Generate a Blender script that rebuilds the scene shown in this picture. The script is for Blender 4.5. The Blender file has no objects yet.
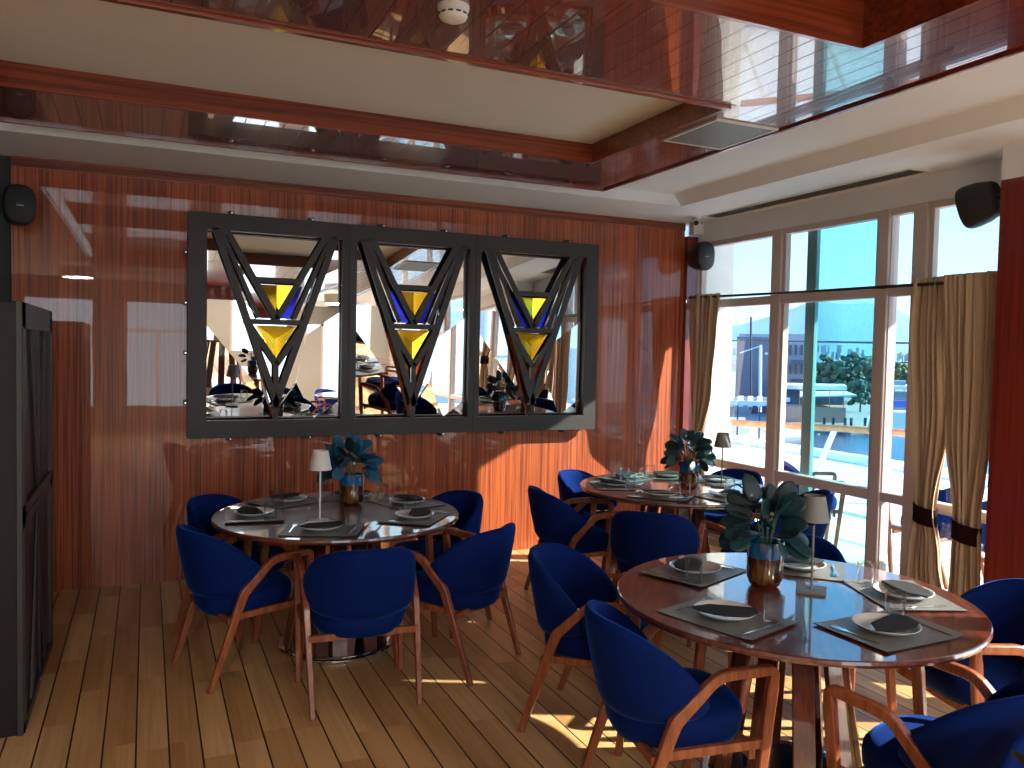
import bpy, bmesh, math, random
from mathutils import Vector, Matrix
random.seed(7)
PI = math.pi
sc = bpy.context.scene
COL = sc.collection

# ---------------------------------------------------------------- camera, sky, sun, exposure
H = 1.68
FPX = 810.4
yaw, pitch, roll = (math.radians(a) for a in (24.262, -2.312, 1.182))
_f0 = Vector((math.sin(yaw), math.cos(yaw), 0)); _r0 = Vector((math.cos(yaw), -math.sin(yaw), 0)); _u0 = Vector((0, 0, 1))
FW = _f0 * math.cos(pitch) + _u0 * math.sin(pitch)
_u = _u0 * math.cos(pitch) - _f0 * math.sin(pitch)
RT = _r0 * math.cos(roll) + _u * math.sin(roll)
UP = _u * math.cos(roll) - _r0 * math.sin(roll)
cam = bpy.data.objects.new('camera', bpy.data.cameras.new('camera')); COL.objects.link(cam)
cam.matrix_world = Matrix(((RT.x, UP.x, -FW.x, 0), (RT.y, UP.y, -FW.y, 0), (RT.z, UP.z, -FW.z, H), (0, 0, 0, 1)))
cam.data.sensor_width = 36; cam.data.lens = FPX / 1024 * 36; cam.data.clip_end = 3000; cam.data.clip_start = 0.02
sc.camera = cam

W = bpy.data.worlds.new('sky'); sc.world = W; W.use_nodes = True
wn, wl = W.node_tree.nodes, W.node_tree.links
wn.clear()
wo = wn.new('ShaderNodeOutputWorld'); bg = wn.new('ShaderNodeBackground')
tc = wn.new('ShaderNodeTexCoord'); sx = wn.new('ShaderNodeSeparateXYZ'); rp = wn.new('ShaderNodeValToRGB')
wl.new(tc.outputs['Generated'], sx.inputs[0]); wl.new(sx.outputs['Z'], rp.inputs[0]); wl.new(rp.outputs[0], bg.inputs[0]); wl.new(bg.outputs[0], wo.inputs[0])
e = rp.color_ramp.elements
e[0].position = 0.0; e[0].color = (0.46, 0.70, 0.90, 1); e[1].position = 0.6; e[1].color = (0.07, 0.26, 0.70, 1)
k = rp.color_ramp.elements.new(0.22); k.color = (0.24, 0.54, 0.92, 1)
SKY = 1.35
bg.inputs[1].default_value = SKY
LAMP_FILL = 46  # energy of the added drum fill lamps
SUN_D = Vector((-2.2, 1.0, -1.22)).normalized()
sun = bpy.data.objects.new('sun', bpy.data.lights.new('sun', 'SUN')); COL.objects.link(sun)
sun.data.energy = 9.0; sun.data.color = (1.0, 0.90, 0.76); sun.data.angle = math.radians(0.5)
sun.rotation_euler = SUN_D.to_track_quat('-Z', 'Y').to_euler()
sc.view_settings.view_transform = 'Standard'; sc.view_settings.look = 'None'
sc.view_settings.exposure = 1.13; sc.view_settings.gamma = 1.0; sc.view_settings.use_curve_mapping = False
sc.cycles.max_bounces = 10; sc.cycles.transparent_max_bounces = 16; sc.cycles.glossy_bounces = 6
sc.cycles.caustics_reflective = False; sc.cycles.caustics_refractive = False
sc.cycles.sample_clamp_indirect = 8

# added area lights just inside the four rear windows, to fill the room
for i_, x_ in enumerate((-2.1, -.4, 1.3, 3.0)):
    L_ = bpy.data.lights.new('rear_window_fill', 'AREA'); L_.shape = 'RECTANGLE'; L_.size = 1.1; L_.size_y = 2.0; L_.energy = 7; L_.color = (1.0, 0.95, 0.88)
    o_ = bpy.data.objects.new('rear_window_fill', L_); COL.objects.link(o_); o_.location = (x_ + .6, -4.93, 1.48); o_.rotation_euler = (math.radians(90), 0, 0)

def at(px, py, d):            # world point seen at a pixel, d metres in front of the camera
    return Vector((0, 0, H)) + (FW + RT * ((px - 512) / FPX) - UP * ((py - 384) / FPX)) * d

# ---------------------------------------------------------------- materials
MATS = {}
def new_mat(name):
    m = bpy.data.materials.new(name); m.use_nodes = True
    nt = m.node_tree; b = nt.nodes['Principled BSDF']
    MATS[name] = m
    return m, nt, b
def plain(name, col, rough=0.5, metal=0.0, coat=0.0, coat_rough=0.05, noise=0.0, nscale=20, bump=0.0, bscale=200, sheen=0.0, spec=None):
    m, nt, b = new_mat(name)
    b.inputs['Base Color'].default_value = (*col, 1); b.inputs['Roughness'].default_value = rough
    b.inputs['Metallic'].default_value = metal; b.inputs['Coat Weight'].default_value = coat; b.inputs['Coat Roughness'].default_value = coat_rough
    if spec is not None: b.inputs['Specular IOR Level'].default_value = spec
    if sheen:
        b.inputs['Sheen Weight'].default_value = sheen; b.inputs['Sheen Roughness'].default_value = 0.4
        b.inputs['Sheen Tint'].default_value = (min(1, col[0] * 3 + .1), min(1, col[1] * 3 + .15), min(1, col[2] * 2 + .2), 1)
    t = nt.nodes.new('ShaderNodeTexCoord')
    if noise:
        n = nt.nodes.new('ShaderNodeTexNoise'); n.inputs['Scale'].default_value = nscale; n.inputs['Detail'].default_value = 4
        nt.links.new(t.outputs['Object'], n.inputs['Vector'])
        mx = nt.nodes.new('ShaderNodeMix'); mx.data_type = 'RGBA'
        mx.inputs[6].default_value = tuple(c * (1 - noise) for c in col) + (1,)
        mx.inputs[7].default_value = tuple(min(1, c * (1 + noise)) for c in col) + (1,)
        nt.links.new(n.outputs['Fac'], mx.inputs[0]); nt.links.new(mx.outputs[2], b.inputs['Base Color'])
    if bump:
        n2 = nt.nodes.new('ShaderNodeTexNoise'); n2.inputs['Scale'].default_value = bscale
        nt.links.new(t.outputs['Object'], n2.inputs['Vector'])
        bp = nt.nodes.new('ShaderNodeBump'); bp.inputs['Strength'].default_value = bump; bp.inputs['Distance'].default_value = 0.002
        nt.links.new(n2.outputs['Fac'], bp.inputs['Height']); nt.links.new(bp.outputs[0], b.inputs['Normal'])
    return m
def streaky(name, cdark, clight, scale, rough=0.35, coat=0.0, coat_rough=0.03, wav=0.0, spec=0.5, blotch=0.35, coat_ior=1.5, groove=None):
    """wood whose grain runs along the axis with the small scale; groove=(axis, period, width)"""
    m, nt, b = new_mat(name); N, L = nt.nodes, nt.links
    t = N.new('ShaderNodeTexCoord'); mp = N.new('ShaderNodeMapping'); mp.inputs['Scale'].default_value = scale
    L.new(t.outputs['Object'], mp.inputs[0])
    n = N.new('ShaderNodeTexNoise'); n.inputs['Scale'].default_value = 1; n.inputs['Detail'].default_value = 3; n.inputs['Roughness'].default_value = 0.65
    L.new(mp.outputs[0], n.inputs['Vector'])
    n2 = N.new('ShaderNodeTexNoise'); n2.inputs['Scale'].default_value = 0.13; n2.inputs['Detail'].default_value = 2
    L.new(mp.outputs[0], n2.inputs['Vector'])
    ad = N.new('ShaderNodeMath'); ad.operation = 'MULTIPLY_ADD'; ad.inputs[1].default_value = blotch
    L.new(n2.outputs['Fac'], ad.inputs[0]); L.new(n.outputs['Fac'], ad.inputs[2])
    r = N.new('ShaderNodeValToRGB'); r.color_ramp.elements[0].position = 0.42 + blotch * .4; r.color_ramp.elements[1].position = 0.62 + blotch * .5
    r.color_ramp.elements[0].color = (*cdark, 1); r.color_ramp.elements[1].color = (*clight, 1)
    L.new(ad.outputs[0], r.inputs[0]); out = r.outputs[0]
    if groove:
        ax, per, wd, off = groove
        s = N.new('ShaderNodeSeparateXYZ'); L.new(t.outputs['Object'], s.inputs[0])
        a1 = N.new('ShaderNodeMath'); a1.operation = 'ADD'; a1.inputs[1].default_value = off + 100 * per; L.new(s.outputs[ax], a1.inputs[0])
        md = N.new('ShaderNodeMath'); md.operation = 'MODULO'; md.inputs[1].default_value = per; L.new(a1.outputs[0], md.inputs[0])
        lt = N.new('ShaderNodeMath'); lt.operation = 'LESS_THAN'; lt.inputs[1].default_value = wd; L.new(md.outputs[0], lt.inputs[0])
        mx = N.new('ShaderNodeMix'); mx.data_type = 'RGBA'; mx.inputs[7].default_value = (0.012, 0.005, 0.004, 1)
        cw = N.new('ShaderNodeMath'); cw.operation = 'SUBTRACT'; cw.inputs[0].default_value = 1; L.new(lt.outputs[0], cw.inputs[1]); L.new(cw.outputs[0], b.inputs['Coat Weight'])
        L.new(lt.outputs[0], mx.inputs[0]); L.new(out, mx.inputs[6]); out = mx.outputs[2]
        ng = N.new('ShaderNodeMath'); ng.operation = 'MULTIPLY'; ng.inputs[1].default_value = -1; L.new(lt.outputs[0], ng.inputs[0])
        bg_ = N.new('ShaderNodeBump'); bg_.inputs['Strength'].default_value = 0.5; bg_.inputs['Distance'].default_value = 0.002
        L.new(ng.outputs[0], bg_.inputs['Height']); L.new(bg_.outputs[0], b.inputs['Normal']); L.new(bg_.outputs[0], b.inputs['Coat Normal'])
    L.new(out, b.inputs['Base Color'])
    b.inputs['Roughness'].default_value = rough; b.inputs['Coat Weight'].default_value = coat; b.inputs['Coat Roughness'].default_value = coat_rough
    b.inputs['Coat IOR'].default_value = coat_ior; b.inputs['Specular IOR Level'].default_value = spec
    if wav and not groove:
        n3 = N.new('ShaderNodeTexNoise'); n3.inputs['Scale'].default_value = 2.2; n3.inputs['Detail'].default_value = 1
        L.new(t.outputs['Object'], n3.inputs['Vector'])
        bp = N.new('ShaderNodeBump'); bp.inputs['Strength'].default_value = 1; bp.inputs['Distance'].default_value = wav
        L.new(n3.outputs['Fac'], bp.inputs['Height']); L.new(bp.outputs[0], b.inputs['Coat Normal'])
    return m
def thin_glass(name, tint, refl=0.06, rough=0.0):
    m = bpy.data.materials.new(name); m.use_nodes = True; nt = m.node_tree; nt.nodes.clear()
    o = nt.nodes.new('ShaderNodeOutputMaterial'); tr = nt.nodes.new('ShaderNodeBsdfTransparent'); gl = nt.nodes.new('ShaderNodeBsdfGlossy')
    mx = nt.nodes.new('ShaderNodeMixShader'); lw = nt.nodes.new('ShaderNodeLayerWeight'); lw.inputs[0].default_value = refl * 4
    tr.inputs[0].default_value = (*tint, 1); gl.inputs['Roughness'].default_value = rough
    mu = nt.nodes.new('ShaderNodeMath'); mu.operation = 'MULTIPLY_ADD'; mu.inputs[1].default_value = 0.5; mu.inputs[2].default_value = refl * .5
    nt.links.new(lw.outputs['Fresnel'], mu.inputs[0]); nt.links.new(mu.outputs[0], mx.inputs[0])
    nt.links.new(tr.outputs[0], mx.inputs[1]); nt.links.new(gl.outputs[0], mx.inputs[2]); nt.links.new(mx.outputs[0], o.inputs[0])
    MATS[name] = m; return m

streaky('wall_wood', (0.19, 0.028, 0.006), (0.50, 0.108, 0.022), (85, 85, 1.1), rough=0.5, coat=1.0, coat_rough=0.01, wav=0.0004, coat_ior=1.5)
streaky('wall_trim_wood', (0.12, 0.02, 0.008), (0.34, 0.075, 0.025), (1.2, 60, 60), rough=0.35, coat=0.6)
streaky('ceiling_lacquer', (0.10, 0.012, 0.006), (0.21, 0.030, 0.012), (25, 1.0, 25), rough=0.25, coat=1.0, coat_rough=0.012, coat_ior=1.6, groove=(0, 0.1, 0.006, 0.03))
streaky('ceiling_side_wood', (0.12, 0.018, 0.007), (0.27, 0.05, 0.016), (1.0, 40, 60), rough=0.3, coat=0.7, coat_rough=0.03)
streaky('column_wood', (0.14, 0.012, 0.008), (0.23, 0.028, 0.014), (50, 50, 1.2), rough=0.35, coat=1.0, coat_rough=0.02)
streaky('chair_wood', (0.22, 0.055, 0.022), (0.37, 0.115, 0.05), (40, 40, 5), rough=0.38, coat=0.25, coat_rough=0.15, blotch=0.2)
streaky('table_wood', (0.075, 0.016, 0.010), (0.17, 0.038, 0.022), (4, 40, 40), rough=0.3, coat=1.0, coat_rough=0.03, coat_ior=1.6, wav=0.0015)
streaky('plank_wood', (0.06, 0.014, 0.009), (0.16, 0.036, 0.02), (50, 50, 3), rough=0.3, coat=1.0, coat_rough=0.05)
streaky('handrail_wood', (0.45, 0.16, 0.07), (0.62, 0.26, 0.13), (10, 10, 10), rough=0.5)
plain('plaster', (0.84, 0.88, 0.91), 0.7, noise=0.04, nscale=3)
plain('tray_paint', (0.80, 0.80, 0.74), 0.8, noise=0.03, nscale=2)
plain('dark_plaster', (0.035, 0.045, 0.040), 0.7, noise=0.1)
plain('rear_paint', (0.34, 0.32, 0.29), 0.7)
plain('dark_steel', (0.030, 0.026, 0.025), 0.5, metal=0.0, noise=0.08, nscale=8)
plain('black_panel', (0.012, 0.012, 0.012), 0.4)
plain('cabinet_steel', (0.009, 0.009, 0.009), 0.5, spec=0.3, noise=0.1, nscale=5)
plain('fret_steel', (0.032, 0.031, 0.029), 0.45)
plain('screw_metal', (0.75, 0.72, 0.68), 0.2, metal=1)
plain('disc_black', (0.012, 0.010, 0.010), 0.08, coat=1.0)
plain('chrome', (0.8, 0.8, 0.8), 0.12, metal=1)
plain('mirror', (0.93, 0.95, 0.94), 0.0, metal=1)
plain('yellow_glass', (0.95, 0.53, 0.015), 0.08, metal=0.75, noise=0.15, nscale=9)
plain('blue_glass', (0.01, 0.02, 0.55), 0.08, metal=0.6)
plain('orange_glass', (0.75, 0.12, 0.02), 0.08, metal=0.7)
plain('velvet', (0.0008, 0.0125, 0.115), 0.8, noise=0.25, nscale=6, sheen=0.3, spec=0.12)
_b = MATS['velvet'].node_tree.nodes['Principled BSDF']; _b.inputs['Sheen Tint'].default_value = (0.03, 0.24, 1.0, 1); _b.inputs['Sheen Roughness'].default_value = 0.35
plain('curtain_cloth', (0.54, 0.41, 0.28), 0.85, noise=0.06, nscale=30, bump=0.3, bscale=300)
plain('tieback_velvet', (0.020, 0.004, 0.006), 0.85, spec=0.1)
plain('frame_paint', (0.60, 0.51, 0.47), 0.45)
plain('teal_glass_tint', (0.20, 0.42, 0.42), 0.4)  # frame colour turned teal, as seen through the tinted glass
plain('rod_metal', (0.06, 0.045, 0.04), 0.35, metal=0.8)
plain('speaker_black', (0.012, 0.013, 0.015), 0.6, bump=0.4, bscale=500)
plain('white_plastic', (0.75, 0.75, 0.70), 0.4)
plain('vent_dark', (0.02, 0.022, 0.02), 0.6)
plain('vent_slat', (0.16, 0.17, 0.15), 0.5)
plain('grille_metal', (0.22, 0.24, 0.23), 0.4, metal=0.3)
plain('porcelain', (0.72, 0.72, 0.70), 0.2, coat=0.3)
plain('napkin_cloth', (0.012, 0.014, 0.019), 0.9, bump=0.3, bscale=400)
plain('mat_leather', (0.17, 0.168, 0.16), 0.42, noise=0.22, nscale=60, bump=0.4, bscale=120)
plain('mat_back', (0.018, 0.018, 0.02), 0.6)
plain('cutlery_steel', (0.80, 0.80, 0.80), 0.15, metal=1)
plain('lamp_white', (0.74, 0.73, 0.70), 0.5)
plain('lamp_grey', (0.20, 0.20, 0.175), 0.5)
plain('leaf_teal', (0.006, 0.040, 0.048), 0.5, coat=0.08, noise=0.45, nscale=14)
plain('leaf_blue', (0.008, 0.085, 0.17), 0.5, coat=0.1, noise=0.4, nscale=12)
plain('stem_green', (0.08, 0.14, 0.04), 0.6)
plain('bud_cream', (0.65, 0.6, 0.5), 0.6)
plain('vase_blue', (0.012, 0.12, 0.30), 0.12, coat=1.0, noise=0.4, nscale=40)
plain('vase_base', (0.09, 0.015, 0.008), 0.1, coat=1.0)
m, nt, b = new_mat('vase_amber')
t = nt.nodes.new('ShaderNodeTexCoord'); mp = nt.nodes.new('ShaderNodeMapping'); mp.inputs['Scale'].default_value = (45, 45, 9)
n = nt.nodes.new('ShaderNodeTexNoise'); n.inputs['Scale'].default_value = 1; n.inputs['Detail'].default_value = 3
r = nt.nodes.new('ShaderNodeValToRGB'); r.color_ramp.elements[0].position = 0.35; r.color_ramp.elements[0].color = (0.008, 0.010, 0.005, 1)
r.color_ramp.elements[1].position = 0.68; r.color_ramp.elements[1].color = (0.17, 0.10, 0.03, 1)
q = r.color_ramp.elements.new(0.5); q.color = (0.10, 0.018, 0.006, 1)
nt.links.new(t.outputs['Object'], mp.inputs[0]); nt.links.new(mp.outputs[0], n.inputs['Vector']); nt.links.new(n.outputs['Fac'], r.inputs[0]); nt.links.new(r.outputs[0], b.inputs['Base Color'])
b.inputs['Roughness'].default_value = 0.12; b.inputs['Coat Weight'].default_value = 1
thin_glass('window_glass', (0.93, 0.965, 0.97), 0.05)
thin_glass('tinted_glass', (0.68, 0.92, 0.95), 0.06)
thin_glass('tumbler_glass', (0.985, 0.99, 0.99), 0.035)
# floor boards
m, nt, b = new_mat('floor_boards'); N, L = nt.nodes, nt.links
PER = 0.1253; X0 = -0.0385
t = N.new('ShaderNodeTexCoord'); s = N.new('ShaderNodeSeparateXYZ'); L.new(t.outputs['Object'], s.inputs[0])
a1 = N.new('ShaderNodeMath'); a1.operation = 'ADD'; a1.inputs[1].default_value = 100 * PER + PER / 2 - X0; L.new(s.outputs['X'], a1.inputs[0])
dv = N.new('ShaderNodeMath'); dv.operation = 'DIVIDE'; dv.inputs[1].default_value = PER; L.new(a1.outputs[0], dv.inputs[0])
fl = N.new('ShaderNodeMath'); fl.operation = 'FLOOR'; L.new(dv.outputs[0], fl.inputs[0])
fr = N.new('ShaderNodeMath'); fr.operation = 'FRACT'; L.new(dv.outputs[0], fr.inputs[0])
ab = N.new('ShaderNodeMath'); ab.operation = 'SUBTRACT'; ab.inputs[1].default_value = 0.5; L.new(fr.outputs[0], ab.inputs[0])
ab2 = N.new('ShaderNodeMath'); ab2.operation = 'ABSOLUTE'; L.new(ab.outputs[0], ab2.inputs[0])
gp = N.new('ShaderNodeMath'); gp.operation = 'LESS_THAN'; gp.inputs[1].default_value = 0.028; L.new(ab2.outputs[0], gp.inputs[0])
# board id shifted so seams sit in mid period
a2 = N.new('ShaderNodeMath'); a2.operation = 'ADD'; a2.inputs[1].default_value = 0.5; L.new(dv.outputs[0], a2.inputs[0])
bid = N.new('ShaderNodeMath'); bid.operation = 'FLOOR'; L.new(a2.outputs[0], bid.inputs[0])
wn1 = N.new('ShaderNodeTexWhiteNoise'); wn1.noise_dimensions = '1D'; L.new(bid.outputs[0], wn1.inputs['W'])
ya = N.new('ShaderNodeMath'); ya.operation = 'MULTIPLY_ADD'; ya.inputs[1].default_value = 7.0; L.new(wn1.outputs['Value'], ya.inputs[0])
yb = N.new('ShaderNodeMath'); yb.operation = 'MULTIPLY'; yb.inputs[1].default_value = 1.25; L.new(s.outputs['Y'], yb.inputs[0]); L.new(yb.outputs[0], ya.inputs[2])
yf = N.new('ShaderNodeMath'); yf.operation = 'FLOOR'; L.new(ya.outputs[0], yf.inputs[0])
cb = N.new('ShaderNodeCombineXYZ'); L.new(bid.outputs[0], cb.inputs[0]); L.new(yf.outputs[0], cb.inputs[1])
wn2 = N.new('ShaderNodeTexWhiteNoise'); wn2.noise_dimensions = '2D'; L.new(cb.outputs[0], wn2.inputs['Vector'])
mp = N.new('ShaderNodeMapping'); mp.inputs['Scale'].default_value = (55, 2.0, 1); L.new(t.outputs['Object'], mp.inputs[0])
va = N.new('ShaderNodeVectorMath'); va.operation = 'ADD'; L.new(mp.outputs[0], va.inputs[0]); 
vs = N.new('ShaderNodeVectorMath'); vs.operation = 'SCALE'; vs.inputs['Scale'].default_value = 13.7; L.new(cb.outputs[0], vs.inputs[0]); L.new(vs.outputs[0], va.inputs[1])
gn = N.new('ShaderNodeTexNoise'); gn.inputs['Scale'].default_value = 1; gn.inputs['Detail'].default_value = 4; L.new(va.outputs[0], gn.inputs['Vector'])
gn2 = N.new('ShaderNodeTexNoise'); gn2.inputs['Scale'].default_value = 0.14; gn2.inputs['Detail'].default_value = 3; L.new(va.outputs[0], gn2.inputs['Vector'])
m1 = N.new('ShaderNodeMix'); m1.data_type = 'RGBA'; m1.inputs[6].default_value = (0.56, 0.31, 0.12, 1); m1.inputs[7].default_value = (0.80, 0.53, 0.245, 1)
L.new(wn2.outputs['Value'], m1.inputs[0])
m2 = N.new('ShaderNodeMix'); m2.data_type = 'RGBA'; m2.blend_type = 'MULTIPLY'; m2.inputs[0].default_value = 0.55
sr = N.new('ShaderNodeValToRGB'); sr.color_ramp.elements[0].position = 0.38; sr.color_ramp.elements[0].color = (0.52, 0.42, 0.34, 1); sr.color_ramp.elements[1].position = 0.6; sr.color_ramp.elements[1].color = (1, 1, 1, 1)
adn = N.new('ShaderNodeMath'); adn.operation = 'MULTIPLY_ADD'; adn.inputs[1].default_value = 0.35; L.new(gn.outputs['Fac'], adn.inputs[0])
mh = N.new('ShaderNodeMath'); mh.operation = 'MULTIPLY'; mh.inputs[1].default_value = 0.68; L.new(gn2.outputs['Fac'], mh.inputs[0]); L.new(mh.outputs[0], adn.inputs[2])
L.new(adn.outputs[0], sr.inputs[0]); L.new(m1.outputs[2], m2.inputs[6]); L.new(sr.outputs[0], m2.inputs[7])
m3 = N.new('ShaderNodeMix'); m3.data_type = 'RGBA'; m3.inputs[7].default_value = (0.02, 0.008, 0.005, 1)
L.new(gp.outputs[0], m3.inputs[0]); L.new(m2.outputs[2], m3.inputs[6]); L.new(m3.outputs[2], b.inputs['Base Color'])
b.inputs['Roughness'].default_value = 0.42; b.inputs['Specular IOR Level'].default_value = 0.4
ng = N.new('ShaderNodeMath'); ng.operation = 'MULTIPLY'; ng.inputs[1].default_value = -1; L.new(gp.outputs[0], ng.inputs[0])
bp = N.new('ShaderNodeBump'); bp.inputs['Strength'].default_value = 0.6; bp.inputs['Distance'].default_value = 0.004; L.new(ng.outputs[0], bp.inputs['Height']); L.new(bp.outputs[0], b.inputs['Normal'])
# outdoors
plain('deck_white', (0.86, 0.87, 0.85), 0.6, noise=0.08, nscale=2)
plain('deck_tan', (0.76, 0.70, 0.58), 0.7, noise=0.2, nscale=3)
plain('outer_white', (0.80, 0.80, 0.78), 0.7)
plain('water', (0.03, 0.14, 0.22), 0.18, noise=0.2, nscale=0.2, bump=0.6, bscale=3)
plain('quay_stone', (0.30, 0.31, 0.28), 0.8, noise=0.2, nscale=0.4)
plain('far_ground', (0.16, 0.20, 0.17), 0.9, noise=0.3, nscale=0.1)
plain('block_grey', (0.145, 0.165, 0.22), 0.8, noise=0.12, nscale=0.3)
plain('block_pale', (0.36, 0.37, 0.40), 0.8)
plain('block_window', (0.05, 0.07, 0.11), 0.3)
plain('awning_white', (0.72, 0.74, 0.72), 0.6)
plain('awning_shade', (0.20, 0.19, 0.17), 0.7)
plain('pier_brick', (0.55, 0.33, 0.24), 0.8)
plain('pier_glass', (0.07, 0.13, 0.20), 0.2)
plain('cable_black', (0.02, 0.02, 0.03), 0.5)
plain('tree_leaves', (0.06, 0.12, 0.085), 0.8, noise=0.4, nscale=1.5)  # distance haze is mixed into the leaf colour
plain('tree_light', (0.09, 0.15, 0.06), 0.8, noise=0.4, nscale=1.5)
plain('tree_bark', (0.06, 0.045, 0.035), 0.9)
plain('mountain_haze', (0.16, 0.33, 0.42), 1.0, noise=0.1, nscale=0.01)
plain('boat_white', (0.75, 0.77, 0.78), 0.4)
plain('boat_blue', (0.05, 0.12, 0.40), 0.5)
plain('boat_glass', (0.12, 0.20, 0.30), 0.2)
plain('city_pale', (0.50, 0.52, 0.52), 0.9)
M = MATS

# ---------------------------------------------------------------- mesh helpers
def link(name, bm, mat, parent=None, smooth=False, bevel=0.0, seg=2):
    me = bpy.data.meshes.new(name); bmesh.ops.recalc_face_normals(bm, faces=bm.faces); bm.to_mesh(me); bm.free()
    o = bpy.data.objects.new(name, me); COL.objects.link(o)
    for mm in (mat if isinstance(mat, (list, tuple)) else [mat]): me.materials.append(M[mm] if isinstance(mm, str) else mm)
    if smooth:
        for p in me.polygons: p.use_smooth = True
    if bevel:
        md = o.modifiers.new('bevel', 'BEVEL'); md.width = bevel; md.segments = seg; md.limit_method = 'ANGLE'; md.angle_limit = math.radians(40)
    if parent is not None: o.parent = parent
    return o
def tag(o, label=None, cat=None, group=None, kind=None):
    if label: o['label'] = label
    if cat: o['category'] = cat
    if group: o['group'] = group
    if kind: o['kind'] = kind
    return o
def thing(name, label, cat, loc=(0, 0, 0), rz=0.0, group=None):
    o = bpy.data.objects.new(name, None); COL.objects.link(o); o.location = loc; o.rotation_euler = (0, 0, rz); o.empty_display_size = 0.1
    return tag(o, label, cat, group)
def struct(name, bm, mat, parent=None, **k):
    o = link(name, bm, mat, parent, **k)
    if parent is None: o['kind'] = 'structure'
    return o
def kids(o): return [c for c in bpy.data.objects if c.parent == o]
def dup(root, loc, rz, label=None, group=None):
    r = root.copy(); COL.objects.link(r); r.location = loc; r.rotation_euler = (0, 0, rz)
    if label: r['label'] = label
    if group: r['group'] = group
    for ch in kids(root):
        c = ch.copy(); COL.objects.link(c); c.parent = r
        for g in kids(ch):
            d = g.copy(); COL.objects.link(d); d.parent = c
    return r
def B(): return bmesh.new()
def box(bm, x0, x1, y0, y1, z0, z1):
    v = [bm.verts.new((x, y, z)) for x in (x0, x1) for y in (y0, y1) for z in (z0, z1)]
    for f in ((0, 1, 3, 2), (4, 6, 7, 5), (0, 4, 5, 1), (2, 3, 7, 6), (0, 2, 6, 4), (1, 5, 7, 3)): bm.faces.new([v[i] for i in f])
    return bm
def hexa(bm, lo4, hi4):
    a = [bm.verts.new(p) for p in lo4]; c = [bm.verts.new(p) for p in hi4]; n = len(a)
    bm.faces.new(a[::-1]); bm.faces.new(c)
    for i in range(n): bm.faces.new((a[i], a[(i + 1) % n], c[(i + 1) % n], c[i]))
    return bm
def bar(bm, p, q, w, h, side=None, w2=None, h2=None):
    p, q = Vector(p), Vector(q); d = (q - p).normalized()
    s = Vector(side) if side is not None else (Vector((0, 0, 1)) if abs(d.z) < .95 else Vector((1, 0, 0)))
    s = (s - d * s.dot(d)).normalized(); t = d.cross(s)
    w2 = w2 or w; h2 = h2 or h
    hexa(bm, [p + s * a * w / 2 + t * c * h / 2 for a, c in ((-1, -1), (1, -1), (1, 1), (-1, 1))], [q + s * a * w2 / 2 + t * c * h2 / 2 for a, c in ((-1, -1), (1, -1), (1, 1), (-1, 1))])
    return bm
def tube(bm, pts, r, n=8, r2=None):
    pts = [Vector(p) for p in pts]; rings = []
    for i, p in enumerate(pts):
        d = (pts[min(i + 1, len(pts) - 1)] - pts[max(i - 1, 0)]).normalized()
        s = Vector((0, 0, 1)) if abs(d.z) < .9 else Vector((1, 0, 0))
        s = (s - d * s.dot(d)).normalized(); t = d.cross(s); rr = r if r2 is None else r + (r2 - r) * i / (len(pts) - 1)
        rings.append([bm.verts.new(p + (s * math.cos(a) + t * math.sin(a)) * rr) for a in (2 * PI * j / n for j in range(n))])
    for a, c in zip(rings, rings[1:]):
        for j in range(n): bm.faces.new((a[j], a[(j + 1) % n], c[(j + 1) % n], c[j]))
    bm.faces.new(rings[0][::-1]); bm.faces.new(rings[-1])
    return bm
def lathe(bm, prof, n=32, cx=0, cy=0, cz=0, cap0=True, cap1=True):
    rings = []
    for rr, z in prof: rings.append([bm.verts.new((cx + rr * math.cos(2 * PI * j / n), cy + rr * math.sin(2 * PI * j / n), cz + z)) for j in range(n)])
    for a, c in zip(rings, rings[1:]):
        for j in range(n): bm.faces.new((a[j], a[(j + 1) % n], c[(j + 1) % n], c[j]))
    if cap0: bm.faces.new(rings[0][::-1])
    if cap1: bm.faces.new(rings[-1])
    return bm
def prism_y(bm, poly, y0, y1):     # polygon in x,z extruded along y
    hexa(bm, [(x, y0, z) for x, z in poly], [(x, y1, z) for x, z in poly]); return bm
def prism_z(bm, poly, z0, z1):
    hexa(bm, [(x, y, z0) for x, y in poly], [(x, y, z1) for x, y in poly]); return bm
def sweep(bm, pts, secs, side, rnd=0.04):
    """bent rectangular stick: pts polyline, secs (width along side, height) per point; corners rounded"""
    pts = [Vector(p) for p in pts]; P = [(pts[0], secs[0])]
    for i in range(1, len(pts) - 1):
        a, p, c = pts[i - 1], pts[i], pts[i + 1]; r = min(rnd, (a - p).length * .45, (c - p).length * .45)
        u, v = p + (a - p).normalized() * r, p + (c - p).normalized() * r
        for tt in (0, .25, .5, .75, 1): P.append((u.lerp(p, tt).lerp(p.lerp(v, tt), tt), secs[i]))
    P.append((pts[-1], secs[-1])); rings = []
    for i, (p, (w, h)) in enumerate(P):
        d = (P[min(i + 1, len(P) - 1)][0] - P[max(i - 1, 0)][0]).normalized(); s = Vector(side); s = (s - d * s.dot(d)).normalized(); t = d.cross(s)
        c = 0.25
        rings.append([bm.verts.new(p + s * x * w / 2 + t * y * h / 2) for x, y in ((-1, -1 + c), (-1 + c, -1), (1 - c, -1), (1, -1 + c), (1, 1 - c), (1 - c, 1), (-1 + c, 1), (-1, 1 - c))])
    for a, c in zip(rings, rings[1:]):
        for j in range(8): bm.faces.new((a[j], a[(j + 1) % 8], c[(j + 1) % 8], c[j]))
    bm.faces.new(rings[0][::-1]); bm.faces.new(rings[-1])
    return bm

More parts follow.
